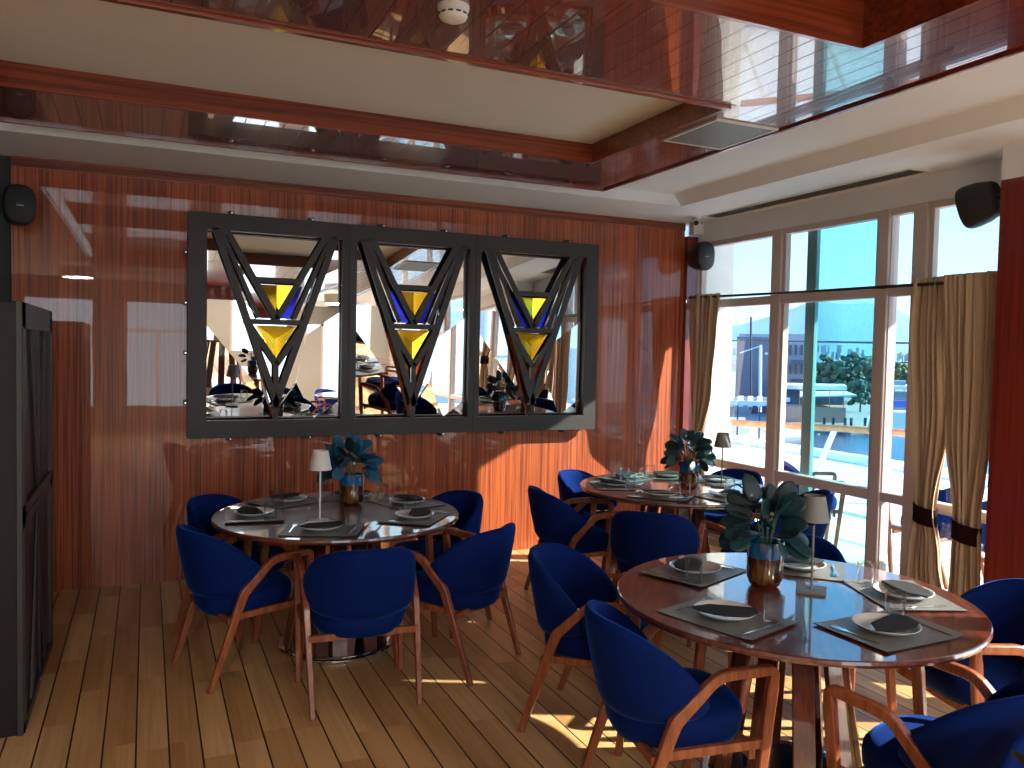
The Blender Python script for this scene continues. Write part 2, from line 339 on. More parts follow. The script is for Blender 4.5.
# ================================================================ THE SETTING
ZC = 2.877; WY = 6.169; WX = 4.60; ZB = 2.70; YR = -5.0; XL = -2.6
struct('floor', box(B(), XL - .1, 4.72, YR - .1, WY + .1, -0.08, 0), 'floor_boards')
struct('wall_back', box(B(), -0.806, 4.484, WY, WY + .12, 0, 2.835), 'wall_wood')
struct('trim_1', box(B(), -0.806, 4.484, WY - .012, WY + .1, 2.812, ZC), 'wall_trim_wood', bevel=.003)
struct('wall_alcove', box(B(), XL, -0.806, WY + .02, WY + .12, 0, ZC), 'dark_plaster')
bm = B(); box(bm, 4.484, WX + .04, WY - .05, WY + .12, 0, 2.76); struct('trim_2', bm, 'column_wood', bevel=.004)
struct('wall_left', box(B(), XL - .1, XL, YR, WY + .12, 0, ZC + .3), 'rear_paint')
# rear wall: openings
bm = B(); box(bm, XL, WX + .1, YR - .1, YR, 0, .45); box(bm, XL, WX + .1, YR - .1, YR, 2.5, ZC + .3)
for x in (-2.6, -.9, .8, 2.5, 4.2): box(bm, x, x + .5, YR - .1, YR, .45, 2.5)
struct('wall_rear', bm, 'rear_paint')
# perimeter ceiling with a shallow recess (slanted side to the window)
RZ = 2.967
bm = B()
box(bm, XL, WX + .15, 5.46, WY + .12, ZC, ZC + .2)
prism_y(bm, [(3.922, ZC), (WX + .15, ZC), (WX + .15, ZC + .2), (3.85, ZC + .2), (3.85, RZ)], YR, 5.46)
box(bm, XL, -1.35, YR, 5.46, ZC, ZC + .2)
box(bm, XL, WX + .15, YR - .1, YR + .4, ZC, ZC + .2)
struct('ceiling', bm, 'plaster')
struct('ceiling_recess', box(B(), -1.35, 3.86, YR + .4, 5.46, 3.25, 3.3), 'plaster')
bm = B()   # upper plate of recess around the hung panel
PX0, PX1, PY1, PY0, PZ = -0.73, 3.02, 5.16, -3.2, 2.870
for a in ((-1.35, PX0 + .06, YR + .4, 5.46), (PX1 - .06, 3.86, YR + .4, 5.46), (PX0 + .06, PX1 - .06, PY1 - .06, 5.46), (PX0 + .06, PX1 - .06, YR + .4, PY0 + .06)):
    box(bm, a[0], a[1], a[2], a[3], RZ, RZ + .06)
struct('ceiling_rim', bm, 'plaster')
# red lacquered hung panel with two trays
T1 = (-0.64, 2.535, 3.15, 4.48); T2 = (-0.64, 2.50, -1.6, 2.34)
def frame_boxes(bm, z0, z1, T1=T1, T2=T2, o=(PX0, PX1, PY0, PY1)):
    box(bm, o[0], T1[0], o[2], o[3], z0, z1)
    box(bm, T1[1], o[1], o[2], o[3], z0, z1)
    box(bm, T1[0], T1[1], T1[3], o[3], z0, z1)
    box(bm, T1[0], T1[1], T2[3], T1[2], z0, z1)
    box(bm, T1[0], T1[1], o[2], T2[2], z0, z1)
    box(bm, T2[1], T1[1], T2[2], T2[3], z0, z1)
bm = B(); frame_boxes(bm, PZ, PZ + .02); struct('ceiling_panel', bm, 'ceiling_lacquer')
bm = B()   # upright sides of trays and outer edge
def ringwall(bm, x0, x1, y0, y1, z0, z1, t):
    box(bm, x0 - t, x0, y0 - t, y1 + t, z0, z1); box(bm, x1, x1 + t, y0 - t, y1 + t, z0, z1); box(bm, x0, x1, y0 - t, y0, z0, z1); box(bm, x0, x1, y1, y1 + t, z0, z1)
ringwall(bm, T1[0] + .001, T1[1] - .001, T1[2] + .001, T1[3] - .001, PZ - .002, 3.0, .02)
ringwall(bm, T2[0] + .001, T2[1] - .001, T2[2] + .001, T2[3] - .001, PZ - .002, 3.12, .02)
struct('ceiling_tray_sides', bm, 'ceiling_side_wood')
bm = B()
for x in (T1, T2): pass
box(bm, PX0 - .015, PX1 + .015, PY1, PY1 + .018, PZ - .012, PZ + .06); box(bm, PX1, PX1 + .018, PY0, PY1, PZ - .012, PZ + .06); box(bm, PX0 - .018, PX0, PY0, PY1, PZ - .012, PZ + .06)
struct('trim_3', bm, 'ceiling_side_wood')
bm = B(); box(bm, PX0, PX1, PY1 - .02, PY1, PZ + .02, RZ + .02); box(bm, PX1 - .02, PX1, PY0, PY1, PZ + .02, RZ + .02); box(bm, PX0, PX0 + .02, PY0, PY1, PZ + .02, RZ + .02)
struct('trim_4', bm, 'black_panel')
bm = B(); box(bm, T1[0], T1[1], T1[2] - .004, T1[2] + .028, PZ - .016, PZ - .0005); struct('trim_5', bm, 'ceiling_side_wood', bevel=.003)
bm = B(); box(bm, T1[0] - .02, T1[1] + .02, T1[2] - .02, T1[3] + .02, 2.985, 3.01); struct('ceiling_tray_1', bm, 'tray_paint')
bm = B(); box(bm, T2[0] - .02, T2[1] + .02, T2[2] - .02, T2[3] + .02, 3.10, 3.13); struct('ceiling_tray_2', bm, 'ceiling_side_wood')
# bulkhead above the windows, sill curb, column
struct('wall_right', box(B(), WX, WX + .14, YR, WY + .12, ZB, ZC + .2), 'plaster')
bm = B(); box(bm, WX - .02, WX + .14, YR, WY, 0, .06); struct('trim_6', bm, 'frame_paint')
bm = B(); box(bm, 4.35, 4.74, 2.80, 3.056, 0, 2.69); struct('wall_column', bm, 'column_wood')
bm = B(); box(bm, 4.35, 4.74, 2.80, 3.056, 2.69, ZC); struct('wall_column_top', bm, 'plaster')

# window bays
MUL = [(6.115, 6.169), (5.05, 5.15), (4.02, 4.11), (3.72, 3.83), (3.05, 3.10), (2.76, 2.80), (1.98, 2.06), (.98, 1.06), (-.06, .02), (-1.2, -1.12), (-2.6, -2.5), (-3.8, -3.7), (-5.0, -4.9)]
for i in range(len(MUL) - 1):
    y1 = MUL[i][0]; y0 = MUL[i + 1][1]
    if MUL[i] == (3.05, 3.10): continue
    root = struct('window_%d' % (i + 1), box(B(), WX + .01, WX + .09, y0, y1, 2.105, 2.175), 'frame_paint', bevel=.006)
    wfs = .03
    bm = B()
    if i not in (2, 3): box(bm, WX + .01, WX + .09, y0, y1, .69, .765)
    else: box(bm, WX + .01, WX + .09, y0, y1, .70, .765)
    link('lower_rail', bm, 'frame_paint', root, bevel=.006)
    link('head_rail', box(B(), WX + .01, WX + .09, y0, y1, 2.655, ZB), 'frame_paint', root, bevel=.004)
    link('bottom_rail', box(B(), WX + .01, WX + .09, y0, y1, .06, .13), 'frame_paint', root, bevel=.004)
    bm = B(); g = .03 if i != 2 else .006
    for z0, z1 in ((.13, .69), (.765, 2.105), (2.175, 2.655)):
        for a, c in ((y0, y0 + g), (y1 - g, y1)): box(bm, WX + .025, WX + .075, a, c, z0, z1)
    link('sash_stiles', bm, 'frame_paint', root)
    for z0, z1 in ((.13, .69), (.765, 2.105), (2.175, 2.655)):
        link('glass_pane', box(B(), WX + .048, WX + .052, y0 + g, y1 - g, z0, z1), 'window_glass', root)
for i, (a, c) in enumerate(MUL):
    if (a, c) in ((2.76, 2.80), (3.05, 3.10)): continue
    struct('trim_%d' % (i + 10), box(B(), WX, WX + .11, a, c, .06, ZB), 'frame_paint', bevel=.008)
# sliding tinted leaf outside bay 2
sl = struct('window_20', box(B(), WX + .13, WX + .17, 4.80, 4.90, .1, 2.7), 'teal_glass_tint', bevel=.004)
link('leaf_stile', box(B(), WX + .13, WX + .17, 4.12, 4.20, .1, 2.7), 'teal_glass_tint', sl)
link('leaf_rail', box(B(), WX + .13, WX + .17, 4.20, 4.80, .1, .16), 'teal_glass_tint', sl)
link('tinted_pane', box(B(), WX + .148, WX + .152, 4.20, 4.80, .16, 2.7), 'tinted_glass', sl)
# rear wall windows
for i, x in enumerate((-2.1, -.4, 1.3, 3.0)):
    rw = struct('window_%d' % (30 + i), box(B(), x, x + 1.2, YR - .08, YR - .03, 1.9, 1.96), 'frame_paint')
    link('frame', box(box(box(B(), x + .57, x + .63, YR - .08, YR - .03, .45, 1.9), x, x + .05, YR - .08, YR - .03, .45, 2.5), x + 1.15, x + 1.2, YR - .08, YR - .03, .45, 2.5), 'frame_paint', rw)
    link('glass_pane', box(B(), x + .05, x + 1.15, YR - .057, YR - .053, .45, 2.5), 'window_glass', rw)

# ================================================================ fixtures
# linear vent
t = thing('linear_vent', 'long narrow dark slotted air vent in the white ceiling over the windows', 'vent', (4.44, 4.70, ZC))
bm = B()
for x0, x1, y0, y1 in ((-.085, -.07, -1.04, 1.04), (.07, .085, -1.04, 1.04), (-.07, .07, -1.04, -1.025), (-.07, .07, 1.025, 1.04)): box(bm, x0, x1, y0, y1, -.006, 0)
link('vent_frame', bm, 'white_plastic', t)
link('vent_backing', box(B(), -.07, .07, -1.025, 1.025, -.002, 0), 'vent_dark', t)
bm = B()
for x in (-.045, -.015, .015, .045): box(bm, x - .003, x + .003, -1.025, 1.025, -.006, -.002)
for y in (-.5, 0, .5): box(bm, -.07, .07, y - .004, y + .004, -.0055, -.002)
link('vent_slats', bm, 'vent_slat', t)
# grille in the panel
t = thing('ceiling_grille', 'square perforated metal grille set in the red lacquered ceiling panel', 'grille', (2.80, 3.575, PZ))
bm = B()
for x0, x1, y0, y1 in ((-.2, -.185, -.235, .235), (.185, .2, -.235, .235), (-.185, .185, -.235, -.22), (-.185, .185, .22, .235)): box(bm, x0, x1, y0, y1, -.01, -.0005)
link('grille_frame', bm, 'white_plastic', t)
link('grille_backing', box(B(), -.185, .185, -.22, .22, -.003, -.0005), 'vent_dark', t)
bm = B()
for i in range(24): box(bm, -.185, .185, -.218 + i * .0187, -.218 + i * .0187 + .009, -.008, -.003)
for i in range(19): box(bm, -.183 + i * .02, -.183 + i * .02 + .006, -.22, .22, -.0075, -.0035)
link('grille_mesh', bm, 'grille_metal', t)
# smoke detector
t = thing('smoke_detector', 'round white smoke detector under the glossy red ceiling beam', 'smoke detector', (0.965, 2.70, PZ))
link('detector_base', lathe(B(), [(.055, 0), (.055, -.012), (.05, -.016)], 32), 'white_plastic', t, smooth=False)
bm = lathe(B(), [(.05, -.016), (.052, -.03), (.045, -.044), (.028, -.052), (.002, -.054)], 32, cap0=False); link('detector_head', bm, 'white_plastic', t, smooth=True)
bm = B()
for a in range(12):
    an = a * PI / 6; c, s_ = math.cos(an), math.sin(an)
    bar(bm, (c * .0515 - s_ * .008, s_ * .0515 + c * .008, -.032), (c * .0515 + s_ * .008, s_ * .0515 - c * .008, -.032), .005, .004)
link('detector_slots', bm, 'vent_dark', t)
# security camera
t = thing('security_camera', 'small white security camera under the ceiling in the window corner', 'camera', (4.36, 5.84, ZC))
link('mount', lathe(B(), [(.04, 0), (.04, -.012), (.014, -.016), (.014, -.03)], 20), 'white_plastic', t)
bm = B(); tube(bm, [(0.03, .03, -.035), (-.035, -.05, -.055)], .028, 16); link('camera_body', bm, 'white_plastic', t, smooth=False)
bm = B(); tube(bm, [(-.035, -.05, -.055), (-.040, -.056, -.0565)], .022, 16); link('lens', bm, 'speaker_black', t)
o = link('junction_box', box(B(), 4.487, WX - .002, WY - .13, WY - .052, 2.765, ZC - .004), 'white_plastic', bevel=.006)
tag(o, 'small white junction box above the red corner post', 'junction box')
# speakers
def speaker(loc, rot, label):
    t = thing('wall_speaker', label, 'speaker', loc); t.rotation_euler = rot
    bm = B(); n = 28; rings = []
    for y, sc_ in ((.10, .72), (.085, .80), (.02, .95), (-.05, 1.0), (-.08, .985), (-.095, .93), (-.10, .84)):
        rings.append([bm.verts.new((.092 * sc_ * math.copysign(abs(math.cos(a)) ** .78, math.cos(a)), y, .128 * sc_ * math.copysign(abs(math.sin(a)) ** .78, math.sin(a)))) for a in (2 * PI * j / n for j in range(n))])
    for a, c in zip(rings, rings[1:]):
        for j in range(n): bm.faces.new((a[j], a[(j + 1) % n], c[(j + 1) % n], c[j]))
    bm.faces.new(rings[0][::-1]); bm.faces.new(rings[-1])
    link('speaker_body', bm, 'speaker_black', t, smooth=True)
    link('logo_plate', box(B(), -.02, .02, -.104, -.1005, -.012, -.002), 'grille_metal', t)
    bm = B(); tube(bm, [(0, .09, 0), (0, .16, 0)], .014, 10); box(bm, -.03, .03, .155, .17, -.04, .04)
    link('bracket', bm, 'speaker_black', t)
    return t
speaker((-0.745, 6.015, 2.535), (0, 0, math.radians(12)), 'black wall speaker in the dark alcove corner at far left')
speaker((4.50, 5.95, 2.56), (math.radians(2), 0, math.radians(-2)), 'black wall speaker facing the room in the far corner by the window')
speaker((4.44, 3.24, 2.60), (math.radians(14), math.radians(6), math.radians(-170)), 'black wall speaker tilted down on the red column at right')

# added lit lamps behind the viewpoint to brighten the room (drum seen in the mirrors)
plain('fill_diffuser', (0.9, 0.88, 0.82), 0.5)
MATS['fill_diffuser'].node_tree.nodes['Principled BSDF'].inputs['Emission Color'].default_value = (1, 0.86, 0.66, 1)
MATS['fill_diffuser'].node_tree.nodes['Principled BSDF'].inputs['Emission Strength'].default_value = 2.0
for i_, (x_, y_, w_) in enumerate(((-1.0, -2.2, 'over the left rear of the room'), (1.3, -2.6, 'over the middle of the rear room'), (3.4, -2.0, 'near the rear windows on the right')  )):
    t = thing('fill_ceiling_lamp', 'added round white drum fill lamp ' + w_, 'lamp', (x_, y_, 2.86), 0, 'added drum fill lamps behind the viewpoint')
    link('lamp_body', lathe(B(), [(.24, .0), (.24, -.16), (.225, -.16), (.225, -.02)], 40, cap1=True), 'white_plastic', t)
    link('diffuser', lathe(B(), [(.224, -.150), (.224, -.156)], 40), 'fill_diffuser', t)
    L_ = bpy.data.lights.new('drum_fill_light', 'AREA'); L_.shape = 'DISK'; L_.size = .42; L_.energy = LAMP_FILL; L_.color = (1.0, 0.92, 0.80)
    o_ = bpy.data.objects.new('drum_fill_light', L_); COL.objects.link(o_); o_.parent = t; o_.location = (0, 0, -.165)

# curtain rod
t = thing('curtain_rod', 'thin dark curtain rod across the windows', 'curtain rod', (0, 0, 0))
bm = B(); tube(bm, [(4.50, 6.10, 2.20), (4.50, 4.6, 2.17), (4.48, 3.02, 2.15)], .011, 10); link('rod', bm, 'rod_metal', t, smooth=True)
bm = B()
for y in (5.90, 4.04, 3.15): bar(bm, (4.5, y, 2.165), (WX + .01, y, 2.165), .014, .02)
link('rod_brackets', bm, 'rod_metal', t)
# curtains
def curtain(prof, nf, label, seed, X=4.5, amp=.028, rod=(2.20, 2.15)):
    """prof: list of (z, y_left(far), y_right(near)) from top to bottom"""
    rnd = random.Random(seed); ph = [rnd.uniform(-.5, .5) for _ in range(nf + 1)]
    t = thing('curtain', label, 'curtain', (0, 0, 0), group='taupe curtains on the window rod')
    bm = B(); NU = nf * 10; rows = []
    zs = []
    for i in range(len(prof) - 1):
        k_ = 8
        for j in range(k_):
            f = j / k_; ff = f * f * (3 - 2 * f); a, c = prof[i], prof[i + 1]
            zs.append((a[0] + (c[0] - a[0]) * f, a[1] + (c[1] - a[1]) * ff, a[2] + (c[2] - a[2]) * ff))
    zs.append(prof[-1])
    wmax = max(abs(p[1] - p[2]) for p in prof)
    for z, ya, yb in zs:
        row = []; w = abs(ya - yb); am = amp * (0.75 + .55 * (1 - w / wmax))
        for u in range(NU + 1):
            s_ = u / NU; p = (s_ + .045 * math.sin(s_ * 9 + seed) + .02 * math.sin(s_ * 23 + seed * 2)) * nf * 2 * PI
            row.append(bm.verts.new((X + am * (.75 + .4 * math.sin(s_ * 14 + seed * 3)) * math.sin(p + ph[int(s_ * nf) % nf] * .8 + .3 * math.sin(z * 3 + seed)) + .006 * math.sin(p * 2.3 + z * 5), ya + (yb - ya) * s_ + .35 * am * math.sin(2 * p + seed), z)))
        rows.append(row)
    for a, c in zip(rows, rows[1:]):
        for u in range(NU): bm.faces.new((a[u], a[u + 1], c[u + 1], c[u]))
    o = link('curtain_drape', bm, 'curtain_cloth', t, smooth=True)
    md = o.modifiers.new('solid', 'SOLIDIFY'); md.thickness = .004
    return t
def tieback(t, y0, y1, z, X=4.5):
    bm = B(); n = 24; rings = []
    cy, hw = (y0 + y1) / 2, abs(y1 - y0) / 2 + .006
    for dz, sc_ in ((-.055, 1.0), (-.02, .97), (.02, .97), (.055, 1.0)):
        rings.append([bm.verts.new((X + .05 * sc_ * math.cos(a), cy + hw * sc_ * math.sin(a), z + dz + .015 * math.sin(a))) for a in (2 * PI * j / n for j in range(n))])
    for a, c in zip(rings, rings[1:]):
        for j in range(n): bm.faces.new((a[j], a[(j + 1) % n], c[(j + 1) % n], c[j]))
    o = link('tieback', bm, 'tieback_velvet', t, smooth=True); md = o.modifiers.new('solid', 'SOLIDIFY'); md.thickness = .006; md.offset = 1
c1 = curtain([(2.22, 6.09, 5.66), (1.9, 6.08, 5.69), (1.4, 6.045, 5.74), (.9, 5.99, 5.86), (.6, 5.99, 5.82), (.02, 6.02, 5.74)], 6, 'taupe curtain gathered in the far corner against the red wall', 1)
tieback(c1, 5.985, 5.865, .88)
c2 = curtain([(2.20, 3.72, 3.44), (1.9, 3.74, 3.43), (1.3, 3.70, 3.42), (.75, 3.64, 3.50), (.45, 3.68, 3.45), (.02, 3.72, 3.36)], 6, 'taupe tied curtain in front of the bright glass, nearer the middle window', 2)
tieback(c2, 3.64, 3.50, .70)
c3 = curtain([(2.20, 3.45, 3.10), (1.9, 3.44, 3.09), (1.3, 3.41, 3.10), (.72, 3.32, 3.16), (.45, 3.33, 3.15), (.02, 3.36, 3.12)], 6, 'taupe tied curtain hanging right beside the red column', 3, X=4.44)
tieback(c3, 3.32, 3.16, .66, X=4.44)

c4 = curtain([(2.20, 2.77, 2.42), (1.5, 2.77, 2.42), (1.1, 2.76, 2.46), (.75, 2.74, 2.60), (.45, 2.76, 2.48), (.02, 2.77, 2.42)], 5, 'taupe curtain hanging on the camera side of the red column', 4)
tieback(c4, 2.74, 2.60, .75)
c5 = curtain([(2.20, 2.42, 2.08), (1.5, 2.42, 2.08), (1.1, 2.38, 2.09), (.75, 2.25, 2.11), (.45, 2.36, 2.09), (.02, 2.42, 2.08)], 5, 'taupe tied curtain second from the red column on its camera side', 6, X=4.44)
tieback(c5, 2.25, 2.11, .75, X=4.44)

# ================================================================ mirrored wall art: three units
def art(x0, x1, z0, z1, il, ir, label, colours, seed):
    w, h = x1 - x0, z1 - z0; YF = WY - .10
    t = thing('mirror_panel', label, 'wall mirror', (x0, YF, z0), group='mirrored wall panels')
    bm = B(); b_ = .118; d = .1
    box(bm, 0, w, 0, .045, 0, b_ + .005); box(bm, 0, w, 0, .045, h - b_, h); box(bm, 0, il, 0, .045, b_ + .005, h - b_); box(bm, w - ir, w, 0, .045, b_ + .005, h - b_)
    link('frame', bm, 'dark_steel', t, bevel=.0)
    bm = B(); box(bm, .02, w - .02, .045, d - .002, .02, .06); box(bm, .02, w - .02, .045, d - .002, h - .06, h - .02); box(bm, .012, .04, .045, d - .002, .06, h - .06); box(bm, w - .04, w - .012, .045, d - .002, .06, h - .06)
    link('frame_return', bm, 'black_panel', t)
    X0, X1, Z0, Z1 = il, w - ir, b_ + .005, h - b_; iw, ih = X1 - X0, Z1 - Z0
    P = lambda u, v: (X0 + u * iw, Z1 - v * ih)
    def seg(bm, a, c, wd, y0=.0, y1=.014):
        (ax, az), (cx, cz) = P(*a), P(*c); bar(bm, (ax, (y0 + y1) / 2, az), (cx, (y0 + y1) / 2, cz), wd, y1 - y0, side=(-(cz - az), 0, cx - ax))
    bm = B()
    for sgn in (0, 1):
        g = (lambda u: u) if not sgn else (lambda u: 1 - u)
        seg(bm, (g(.055), -.01), (g(.515) if not sgn else .49, .93), .047)                  # outer V
        seg(bm, (g(.13), -.01), (g(.50), .455), .043, .001, .015)                             # inner V through the crossbars
        seg(bm, (g(.09), -.01), (g(.37), .45), .030, .002, .016)
        seg(bm, (g(.30), .485), (.505, .70), .040, .001, .015)                              # lower V
    seg(bm, (.33, .245), (.67, .245), .036, .003, .017); seg(bm, (.265, .47), (.735, .47), .036, .003, .017)
    seg(bm, (.50, .68), (.50, 1.01), .036, .002, .016)
    link('lattice', bm, 'dark_steel', t)
    def facet(name, poly, mat, tx, tz, y=.07):
        pts = [P(*p) for p in poly]; cx = sum(p[0] for p in pts) / len(pts); cz = sum(p[1] for p in pts) / len(pts)
        bm = B(); f0 = [(px, y + tx * (px - cx) + tz * (pz - cz), pz) for px, pz in pts]
        hexa(bm, f0, [(a, b2 + .004, c) for a, b2, c in f0]); link(name, bm, mat, t)
    r_ = random.Random(seed)
    k_ = lambda a: r_.uniform(-a, a)
    facet('mirror_glass', [(0, 0), (.09, 0), (.26, .36), (0, .36)], 'mirror', k_(.03), .03)
    facet('mirror_glass', [(0, .36), (.26, .36), (.42, .86), (0, .50)], 'mirror', -.01, -.05)
    facet('mirror_glass', [(0, .50), (.42, .86), (.49, 1), (0, 1)], 'mirror', .03, -.10)
    facet('mirror_glass', [(.09, 0), (.91, 0), (.62, .45), (.38, .45)], 'mirror', k_(.02), .05, .068)
    facet('mirror_glass', [(.26, .36), (.38, .45), (.62, .45), (.74, .36), (.53, .93), (.47, .93)], 'mirror', k_(.03), 0, .074)
    facet('mirror_glass', [(.09, 0), (.38, .45), (.26, .36)], 'mirror', k_(.05), .02, .072)
    facet('mirror_glass', [(.91, 0), (.74, .36), (.62, .45)], 'mirror', k_(.05), .02, .072)
    facet('mirror_glass', [(.91, 0), (1, 0), (1, .40), (.74, .53), (.74, .36)], 'mirror', .02, .015)
    facet('mirror_glass', [(1, .40), (1, .90), (.80, 1), (.66, .80), (.74, .53)], 'mirror', -.015, -.01)
    facet('mirror_glass', [(.49, 1), (.53, .93), (.66, .80), (.80, 1)], 'mirror', .02, -.09)
    facet('mirror_glass', [(.80, 1), (1, .90), (1, 1)], 'mirror', -.02, -.12)
    facet('mirror_glass', [(.66, .80), (.53, .93), (.74, .36), (.74, .53)], 'mirror', .0, -.02, .073)
    facet('coloured_glass', [(.37, .27), (.505, .27), (.505, .42)], 'yellow_glass', .2, .1, .045)
    facet('coloured_glass', [(.505, .27), (.64, .27), (.505, .42)], 'yellow_glass', -.2, -.05, .045)
    facet('coloured_glass', [(.355, .49), (.645, .49), (.5, .56)], 'yellow_glass', .05, .15, .045)
    facet('coloured_glass', [(.355, .49), (.5, .56), (.5, .67)], 'yellow_glass', .15, -.05, .045)
    facet('coloured_glass', [(.645, .49), (.5, .56), (.5, .67)], 'yellow_glass', -.15, .0, .045)
    if 'R' in colours: facet('coloured_glass', [(.66, .27), (.70, .27), (.60, .45), (.53, .45)], 'blue_glass', .05, .05, .05)
    if 'L' in colours: facet('coloured_glass', [(.34, .27), (.28, .27), (.40, .45), (.47, .45)], 'blue_glass', -.05, .05, .05)
    if 'O' in colours:
        facet('coloured_glass', [(.26, .50), (.30, .50), (.48, .72), (.48, .88)], 'orange_glass', .05, .03, .05)
        facet('coloured_glass', [(.74, .50), (.70, .50), (.52, .72), (.52, .88)], 'orange_glass', -.05, .03, .05)
    n = 2
    for i in range(n):
        for zz in (-.012, h + .012):
            xx = w * (i + .5) / n
            o = link('bracket_tab', box(B(), xx - .02, xx + .02, .03, .098, zz - .012, zz + .012), 'black_panel', t)
            bm = B(); tube(bm, [(xx + .008, .029, zz), (xx + .008, .024, zz)], .006, 8); link('screw', bm, 'screw_metal', o)
    if x0 < .5:
        for zz in (.25, .6, .95, 1.3):
            o = link('bracket_tab', box(B(), -.022, 0, .03, .098, zz - .015, zz + .015), 'black_panel', t)
            bm = B(); tube(bm, [(-.012, .029, zz), (-.012, .024, zz)], .006, 8); link('screw', bm, 'screw_metal', o)
art(.256, 1.383, 1.022, 2.606, .125, .052, 'left unit of the dark framed mirror wall art with V lattice', 'R', 3)
art(1.386, 2.396, 1.022, 2.606, .052, .045, 'middle unit of the dark framed mirror wall art, blue glass on both sides', 'RLO', 5)
art(2.399, 3.528, 1.022, 2.606, .045, .118, 'right unit of the dark framed mirror wall art nearest the window', 'RLO', 8)

# ================================================================ cabinet
t = thing('metal_cabinet', 'tall dark metal cabinet with V fretwork side at far left', 'cabinet', (-.478, 3.94, 0))
CH = 1.845; CW = 1.1; CD = 1.14
link('cabinet_body', box(B(), -CW, -.02, 0, CD, 0, CH), 'cabinet_steel', t, bevel=.003)
bm = B(); box(bm, -.022, .0, -.008, .012, 0, CH + .004); link('corner_post', bm, 'fret_steel', t, bevel=.002)
for zlo, zhi, up in ((.0, .93, False), (.935, CH, True)):
    bm = B(); f = .05
    box(bm, -.012, .004, .016, CD, zlo, zlo + .045); box(bm, -.012, .004, .016, CD, zhi - (.11 if up else .045), zhi); box(bm, -.012, .004, .016, .09, zlo, zhi); box(bm, -.012, .004, CD - .09, CD, zlo, zhi)
    p = link('fret_door', bm, 'fret_steel', t)
    link('door_backing', box(B(), -.018, -.013, .05, CD - .05, zlo + .02, zhi - .02), 'black_panel', p)
    bm = B(); a, c = (zhi - .1, zlo + .02) if up else (zlo + .03, zhi - .03); cy = CD / 2
    for yy in (.34, .62, .82, CD - .34, .28, CD - .28): bar(bm, (-.004, yy, a), (-.004, cy + (yy - cy) * .08, c), .024, .008, side=(0, 1, 0))
    link('fret_strips', bm, 'fret_steel', p)
    bm = B()
    for yy in (.05, .57, CD - .05):
        for zz in (zlo + .022, zhi - .03): tube(bm, [(.004, yy, zz), (.007, yy, zz)], .006, 8)
    link('screws', bm, 'screw_metal', p)

